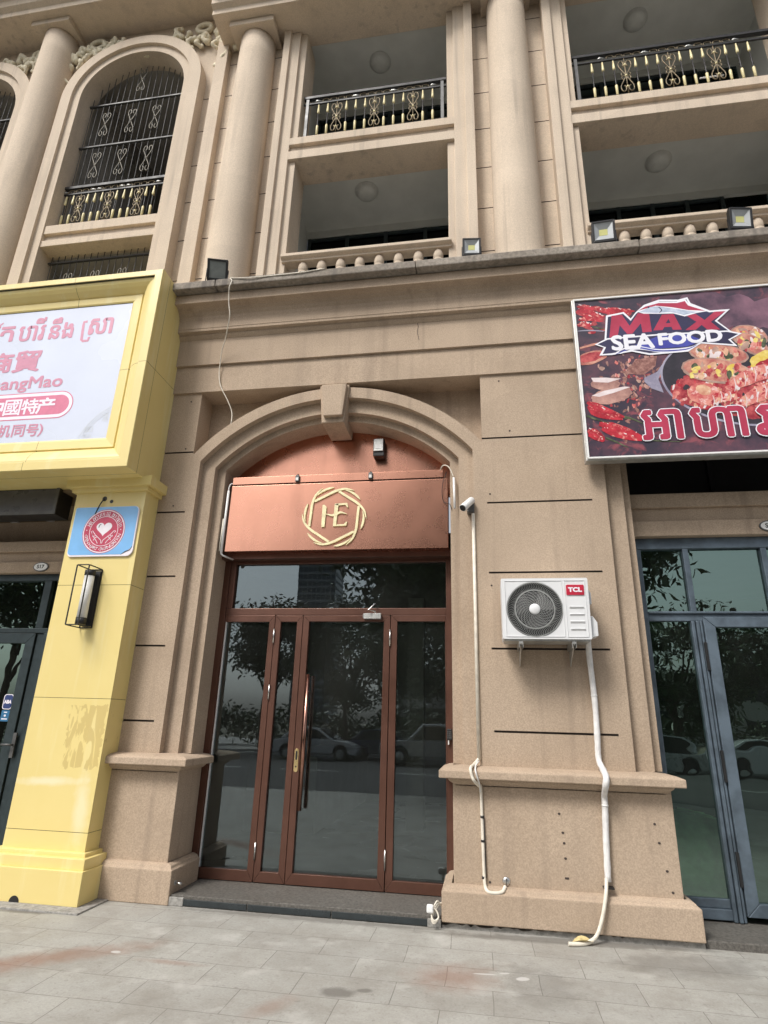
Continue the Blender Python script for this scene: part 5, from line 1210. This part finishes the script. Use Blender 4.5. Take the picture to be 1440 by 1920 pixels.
flood(-3.03, 5.36, 0.28, 0.42, 1.02, 'black floodlight with unlit grey glass on the ledge, beside the hanging cable', True)
flood(0.0, 5.36, 0.10, 0.12, 0.86, 'small black floodlight with faded yellow chip at the foot of the middle column')
flood(1.42, 5.36, -0.06, 0.16, 1.02, 'black floodlight with bright yellow chip standing before the left end of the right balustrade')
flood(2.79, 5.36, 0.14, 0.16, 1.0, 'black floodlight with yellow chip on the ledge at the far right')

# ---- ceiling lamps of the balconies
M['lamp_shade'] = plain('opal_shade', (0.60, 0.61, 0.58), 0.35, var=0.05)
first = None
for x, y, z, lb in ((-1.57, 6.81, 9.25, 'round ceiling lamp in the lower middle balcony'), (2.69, 6.87, 9.25, 'round ceiling lamp in the lower right balcony'), (-1.43, 6.74, 12.0, 'round ceiling lamp in the upper middle balcony'), (2.63, 6.68, 12.0, 'round ceiling lamp in the upper right balcony')):
    if first is None:
        first = thing('ceiling_lamp', lb, 'lamp', (x, y, z), 'balcony ceiling lamps', local=True)
        MB().lathe([(0.175, 0.0), (0.178, -0.02), (0.165, -0.03)], (0, 0, 0), 32, capends=False).build('rim', 'lamp_shade', first)
        MB().lathe([(0.165, -0.025), (0.15, -0.06), (0.11, -0.085), (0.05, -0.098), (0.001, -0.10)], (0, 0, 0), 32, capends=False).build('lamp_shade', 'lamp_shade', first)
    else: dup(first, (x, y, z), lb)

# ---- security camera, keypad, sockets, small oddments
t_ = thing('security_camera', 'white bullet security camera on a grey box at the right jamb', 'camera', (-0.08, 5.67, 3.6))
MB().box(-0.118, -0.045, 5.655, 5.765, 3.545, 3.68).build('mount_box', 'iron_grey', t_, bevel=0.012)
a, b_ = Vector((-0.068, 5.64, 3.665)), Vector((-0.155, 5.53, 3.545)); d = (b_ - a).normalized()
MB().tube([a - d * 0.005, a, b_, b_ + d * 0.003], [0.022, 0.036, 0.038, 0.036], 20).build('camera_body', 'white_plastic', t_)
MB().tube([b_ + d * 0.002, b_ + d * 0.006], 0.032, 20).build('lens', 'black', t_)
MB().tube([a + Vector((0, 0.03, 0)), a], 0.018, 12).build('stalk', 'white_plastic', t_)
t_ = thing('keypad', 'small dark door entry keypad on the right door jamb', 'keypad', (-0.33, 6.1, 1.43))
MB().box(-0.362, -0.315, 6.075, 6.112, 1.39, 1.49).build('keypad_case', 'black', t_, bevel=0.005)
mb = MB()
for i in range(3):
    for j in range(4): mb.box(-0.357 + i * 0.014, -0.347 + i * 0.014, 6.071, 6.076, 1.405 + j * 0.018, 1.416 + j * 0.018)
mb.build('keys', 'iron_grey', t_); MB().box(-0.352, -0.342, 6.08, 6.10, 1.35, 1.39).build('tag_card', 'white_plastic', t_)
for (x, z) in ((0.587, 0.86), (0.607, 0.72), (0.612, 0.645), (0.615, 0.535), (1.33, 0.82), (1.35, 0.685), (1.385, 0.49), (1.41, 0.345), (0.005, 0.33)):
    MB().disc(x, 5.627, z, 0.011, 0.009, 10, 0, 0.005).build('drill_hole', 'groove', B)
MB().box(0.60, 0.632, 5.627, 5.632, 0.388, 0.402).build('drill_hole', 'groove', B)
for (x, z, y) in ((-3.325, 3.72, 5.677), (0.115, 3.74, 5.677), (0.25, 5.045, 5.677), (0.34, 4.44, 5.677), (-3.3, 5.02, 5.677), (-3.28, 4.41, 5.677), (0.10, 2.80, 5.677)):
    MB().disc(x, y, z, 0.010, 0.009, 10, 0, 0.005).build('drill_hole', 'groove', B)
t_ = thing('wire_bundle', 'tangle of white plug and wires at the left foot of the right pilaster', 'wires', (-0.45, 5.5, 0.12))
mb = MB().box(-0.50, -0.445, 5.48, 5.52, 0.115, 0.175); mb.build('plug', 'white_plastic', t_, bevel=0.012)
mb = MB()
for k in range(3):
    rk = random.Random(k); mb.tube(smooth_pts([(-0.385, 5.6, 0.17 - 0.02 * k), (-0.42, 5.54, 0.15 + .02 * k), (-0.46, 5.50, 0.08 + .015 * k), (-0.44, 5.485, 0.05 + 0.01 * k), (-0.405, 5.50, 0.09), (-0.43, 5.51, 0.14), (-0.47, 5.50, 0.15)], 6), 0.0065, 6)
mb.build('wires', 'cream_cable', t_)
t_ = thing('tap_stub', 'short chrome pipe stub beside the step at the left pilaster', 'tap', (-2.72, 5.62, 0.16))
MB().tube([(-2.735, 5.64, 0.155), (-2.66, 5.62, 0.155)], 0.011, 12).build('stub', 'chrome', t_); MB().tube([(-2.735, 5.64, 0.155), (-2.725, 5.637, 0.155)], 0.02, 12).build('collar', 'steel', t_)
t_ = MB(); pts = []
for u in np.linspace(0, 1, 7): pts.append([(0.60 + 0.16 * u, 5.45 + w2 * 0.05 * math.sin(math.pi * u) ** 0.7, 0.012 + 0.03 * abs(w2) * math.sin(math.pi * u) + 0.012 * u) for w2 in (-1, -.5, 0, .5, 1)])
t_.grid(pts); M['dry_leaf'] = plain('dry_leaf', (0.52, 0.42, 0.20), 0.7, var=0.3, scale=25)
tag(t_.build('fallen_leaf', 'dry_leaf'), 'dry yellow leaf on the paving under the drain hose', 'leaf')
M['green_cloth'] = plain('green_cloth', (0.36, 0.78, 0.34), 0.8, var=0.3, scale=5, bumpy=0.5)
gx = thing('covered_crate', 'green cloth covered crate inside the right shop window', 'crate', (1.9, 6.7, 0.06))
mb = MB(); rows = []
rg = random.Random(9)
for k, (e, z) in enumerate(((0.0, 0.07), (0.01, 0.3), (0.0, 0.55), (0.015, 0.66), (0.05, 0.76), (0.25, 0.80))):
    row = []
    for j in range(40):
        t = j / 40 * 4; s_ = int(t); f = t - s_; X0, X1, Y0, Y1 = 1.5 + e, 2.2 - e, 6.33 + e, 7.2 - e
        p = [(X0 + (X1 - X0) * f, Y0), (X1, Y0 + (Y1 - Y0) * f), (X1 - (X1 - X0) * f, Y1), (X0, Y1 - (Y1 - Y0) * f)][s_]
        row.append((p[0] + rg.uniform(-.012, .012), p[1] + rg.uniform(-.015, .015), z + rg.uniform(-.012, .012)))
    rows.append(row)
mb.grid(rows, 0, True, True); mb.face(rows[-1]); mb.build('cloth_cover', 'green_cloth', gx)

# ================================================================== THE STREET BEHIND THE VIEWER (seen in the glass)
def leaves(mb, centres, n, size, spread, rnd, m=0):
    for _ in range(n):
        c = centres[rnd.randrange(len(centres))]; p = Vector(c[:3]) + Vector((rnd.gauss(0, 1), rnd.gauss(0, 1), rnd.gauss(0, 0.8))) * c[3] * spread
        d = Vector((rnd.uniform(-1, 1), rnd.uniform(-1, 1), rnd.uniform(-1.1, 0.5))).normalized(); s = d.cross(Vector((rnd.uniform(-1, 1), rnd.uniform(-1, 1), rnd.uniform(0.2, 1)))).normalized()
        l = size * rnd.uniform(0.7, 1.3); w_ = l * 0.17
        mb.face([p, p + d * l * .45 + s * w_, p + d * l, p + d * l * .45 - s * w_], m)
def tree(x, y, h, crown, label, nl, size, trunk_r=0.16, mat_='leaf', seed=1, zbase=-0.34, group='street trees opposite', clump=0.42):
    rnd = random.Random(seed)
    t_ = thing('tree', label, 'tree', (x, y, zbase), group)
    cx, cy, cz, rx, ry, rz = crop_ = crown
    mb = MB(); top = Vector((x + (cx - x) * .4, y, cz - rz * 0.3))
    mb.tube(smooth_pts([(x, y, zbase - .05), (x + .08, y, zbase + h * .2), (x - .05, y + .05, zbase + h * .4), tuple(top)], 5), [trunk_r * 1.25] + [trunk_r * (1 - 0.035 * k) for k in range(15)], 10)
    cen = []
    for k in range(60):
        a, e, q = rnd.uniform(0, 6.283), rnd.uniform(-1, 1), rnd.uniform(0.45, 1.0) ** 0.6
        cen.append((cx + rx * q * math.cos(a) * math.sqrt(1 - e * e), cy + ry * q * math.sin(a) * math.sqrt(1 - e * e), cz + rz * q * e, min(rx, rz) * clump * rnd.uniform(.6, 1.1)))
    for c in cen[:12]:
        b_ = Vector((x, y, zbase + h * .38)).lerp(top, rnd.random()); e_ = Vector(c[:3]); mid = b_.lerp(e_, .5) + Vector((0, 0, .25)); mb.tube([b_, mid, e_], [trunk_r * .45, trunk_r * .28, trunk_r * .1], 6)
    mb.build('trunk', 'bark', t_)
    mb = MB(); leaves(mb, cen, nl, size, .55, rnd); mb.build('crown', mat_, t_, fix=False)
    return t_
tree(1.6, -7.6, 6.0, (0.8, -7.0, 7.4, 5.2, 2.6, 3.5), 'large dark mango tree at the near kerb, reflected in the glass above the door', 38000, 0.34, 0.2, 'leaf', 3, 0.0, None)
tree(-13.5, -24.5, 5, (-12.6, -24.5, 6.1, 3.0, 2.5, 2.2), 'bushy tree across the road reflected in the left glass pane', 11000, 0.36, 0.18, 'leaf', 5)
tree(-8.5, -25.5, 6, (-7.4, -25.5, 5.6, 3.4, 2.5, 3.2), 'tall tree across the road behind the white car', 11000, 0.36, 0.18, 'leaf', 6)
tree(-1.5, -26, 7, (-1.5, -26, 6.4, 5.0, 2.6, 3.8), 'broad tree across the road behind the silver pickup', 13000, 0.38, 0.2, 'leaf', 8)
tree(10.5, -25, 5, (11.5, -25, 4.9, 5.5, 2.5, 3.0), 'spreading tree across the road reflected in the right shop door', 12000, 0.38, 0.2, 'leaf', 11)
tree(-22, -26, 6, (-22, -26, 5.6, 4.6, 2.5, 3.2), 'rounded tree across the road reflected in the left shop window', 9000, 0.4, 0.2, 'leaf', 12)
tree(20.5, -26, 6, (20.5, -26, 5.6, 4.6, 2.5, 3.2), 'tree across the road far to the right', 8000, 0.4, 0.2, 'leaf', 14)
tree(-15.8, -6.2, 6, (-15.6, -6.0, 6.6, 2.2, 2.0, 2.3), 'smaller tree by the near kerb reflected in the left shop transom', 7000, 0.3, 0.15, 'leaf', 16, 0.0, None)
rh = random.Random(21)
hd = MB()
cen = [(x, -28 + rh.uniform(-.5, .5), 0.3 + rh.uniform(0, 1.5), 0.8) for x in np.arange(-46, 46, 0.5)]
leaves(hd, cen, 24000, 0.42, .6, rh); h_ = hd.build('hedge', 'leaf2', fix=False); tag(h_, 'long clipped hedge across the road behind the parked cars', 'hedge')
# parked cars --------------------------------------------------------------
M['car_white'] = plain('white_car_paint', (0.72, 0.72, 0.73), 0.25, var=0.02, coat=0.6); M['car_silver'] = plain('silver_car_paint', (0.50, 0.50, 0.50), 0.28, 0.3, var=0.02, coat=0.5); M['car_navy'] = plain('navy_car_paint', (0.03, 0.04, 0.09), 0.25, var=0.02, coat=0.6)
M['car_glass'] = plain('car_glass', (0.02, 0.025, 0.028), 0.06, var=0.02); M['head_glass'] = plain('headlight_glass', (0.7, 0.72, 0.74), 0.15)
def car(x, y, z, face, paint, label, kind='sedan'):
    t_ = thing('parked_car', label, 'car', (x, y, z), 'cars parked across the road', local=True); t_.rotation_euler = (0, 0, 0 if face > 0 else math.pi)
    if kind == 'sedan':
        low = [(-2.2, .28), (-2.22, .62), (-2.1, .86), (-1.2, .95), (.9, .95), (1.75, .82), (2.12, .66), (2.2, .45), (2.15, .25)]
        cab = [(-1.75, .93), (-1.15, 1.40), (-.4, 1.50), (.15, 1.44), (1.05, .93)]; win = [(-1.45, .98), (-1.05, 1.33), (-.4, 1.42), (.1, 1.36), (.82, .98)]; wb = (-1.32, 1.36); R_ = .32
    else:
        low = [(-2.6, .42), (-2.65, .95), (-2.6, 1.02), (1.0, 1.06), (2.2, 1.0), (2.55, .85), (2.6, .5), (2.5, .38)]
        cab = [(-.75, 1.04), (-.6, 1.72), (-.3, 1.78), (.6, 1.76), (1.35, 1.05)]; win = [(-.6, 1.12), (-.5, 1.62), (-.2, 1.68), (.55, 1.66), (1.1, 1.12)]; wb = (-1.55, 1.65); R_ = .38
    def arches(poly_):
        out = [p for p in poly_]; return out
    body = MB(); lw = []
    bot = []
    for w_ in wb: bot += [(w_ + (R_ + .06) * math.cos(rad(a)), R_ + (R_ + .06) * math.sin(rad(a))) for a in range(0, 181, 20)][::-1 if False else 1]
    # outline with wheel arches cut along the sill
    outline = low[:] 
    arcs = []
    for w_ in sorted(wb, reverse=True): arcs += [(w_ + (R_ + .06) * math.cos(rad(a)), max(low[0][1], R_ + (R_ + .06) * math.sin(rad(a)))) for a in range(0, 181, 20)]
    body.prism(outline + arcs, -.86, .86)
    bo = body.build('body', paint, t_, bevel=0.05, segs=3)
    MB().prism(cab, -.74, .74).build('cabin', paint, t_, bevel=0.07, segs=3)
    mb = MB(); mid = (win[2][0] + .1, 0)
    for s in (-1, 1): mb.prism(win, s * .742 - .004, s * .742 + .004)
    mb.build('side_window', 'car_glass', t_)
    mb = MB(); a, b_ = cab[-1], cab[-2]
    mb.face([(a[0] - .05, -.66, a[1] + .06), (a[0] - .05, .66, a[1] + .06), (b_[0] + .06, .60, b_[1] - .04), (b_[0] + .06, -.60, b_[1] - .04)]); mb.v = [(p[0] + .035, p[1], p[2] + .02) for p in mb.v]
    mb.build('windscreen', 'car_glass', t_, fix=False)
    for w_ in wb:
        for s in (-1, 1):
            wo = MB().lathe([(R_ * .6, -.1), (R_ * .95, -.1), (R_, -.07), (R_, .07), (R_ * .95, .1), (R_ * .6, .1)], (w_, s * .78, R_), 28, 'y').build('wheel', 'tyre', t_)
            mb = MB(); mb.lathe([(.03, -.02), (R_ * .6, -.015), (R_ * .62, .02)], (w_, s * .88, R_), 20, 'y')
            mb.build('rim', 'steel', wo)
    for s in (-1, 1): MB().box(low[-3][0] - .12, low[-3][0] + .0, s * .66 - .16, s * .66 + .16, .60 if kind == 'sedan' else .74, .74 if kind == 'sedan' else .9).build('headlight', 'head_glass', t_, bevel=.03)
    for s in (-1, 1): MB().box(cab[-1][0] - .35, cab[-1][0] - .2, s * .92 - .08, s * .92 + .08, .96 if kind == 'sedan' else 1.12, 1.08 if kind == 'sedan' else 1.28).build('mirror', paint, t_, bevel=.03)
    return t_
car(-8.3, -18.6, -0.34, 1, 'car_white', 'white saloon car parked across the road, seen in the door glass')
car(-5.0, -19.8, -0.34, 1, 'car_navy', 'dark blue car parked across the road behind the white saloon')
car(-2.2, -17.0, -0.34, -1, 'car_silver', 'silver pickup truck seen in the right door pane', 'pickup')
car(7.6, -18.8, -0.34, -1, 'car_silver', 'silver saloon car reflected in the right shop glass')
car(12.4, -18.8, -0.34, 1, 'car_white', 'white saloon car at the right end of the row')
# office tower far behind ----------------------------------------------------
tw = thing('tower', 'pale grey banded office tower seen in the glass above the door', 'tower', (-68, -235, 0))
M['tower_wall'] = plain('tower_cladding', (0.30, 0.32, 0.35), 0.5, var=0.05); M['tower_glass'] = plain('tower_glazing', (0.06, 0.08, 0.10), 0.15)
mb = MB().box(-77, -61, -243, -228, 0, 130); mb.build('tower_core', 'tower_glass', tw)
mb = MB()
for k in range(43): mb.box(-77.2, -60.8, -243.2, -227.8, k * 3.0, k * 3.0 + 1.0)
mb.build('floor_bands', 'tower_wall', tw)
mb = MB()
for k in range(9): mb.box(-77.3 + k * 2.03, -77.0 + k * 2.03, -228.0, -227.7, 0, 130)
mb.build('mullions', 'tower_wall', tw)
bl = thing('building', 'low white shophouse row far across the road', 'building', (20, -60, 0))
mb = MB()
for k in range(6): mb.box(-10 + k * 9, -1.2 + k * 9, -70, -60, -.4, 7.5 + (k % 3) * 1.2)
mb.build('wall', 'kerb', bl)
for k in range(6):
    for j in range(2): MB().box(-8.6 + k * 9, -2.6 + k * 9, -60.05, -59.95, 1.2 + j * 3.1, 3.0 + j * 3.1).build('window', 'car_glass', bl)
finish_local()
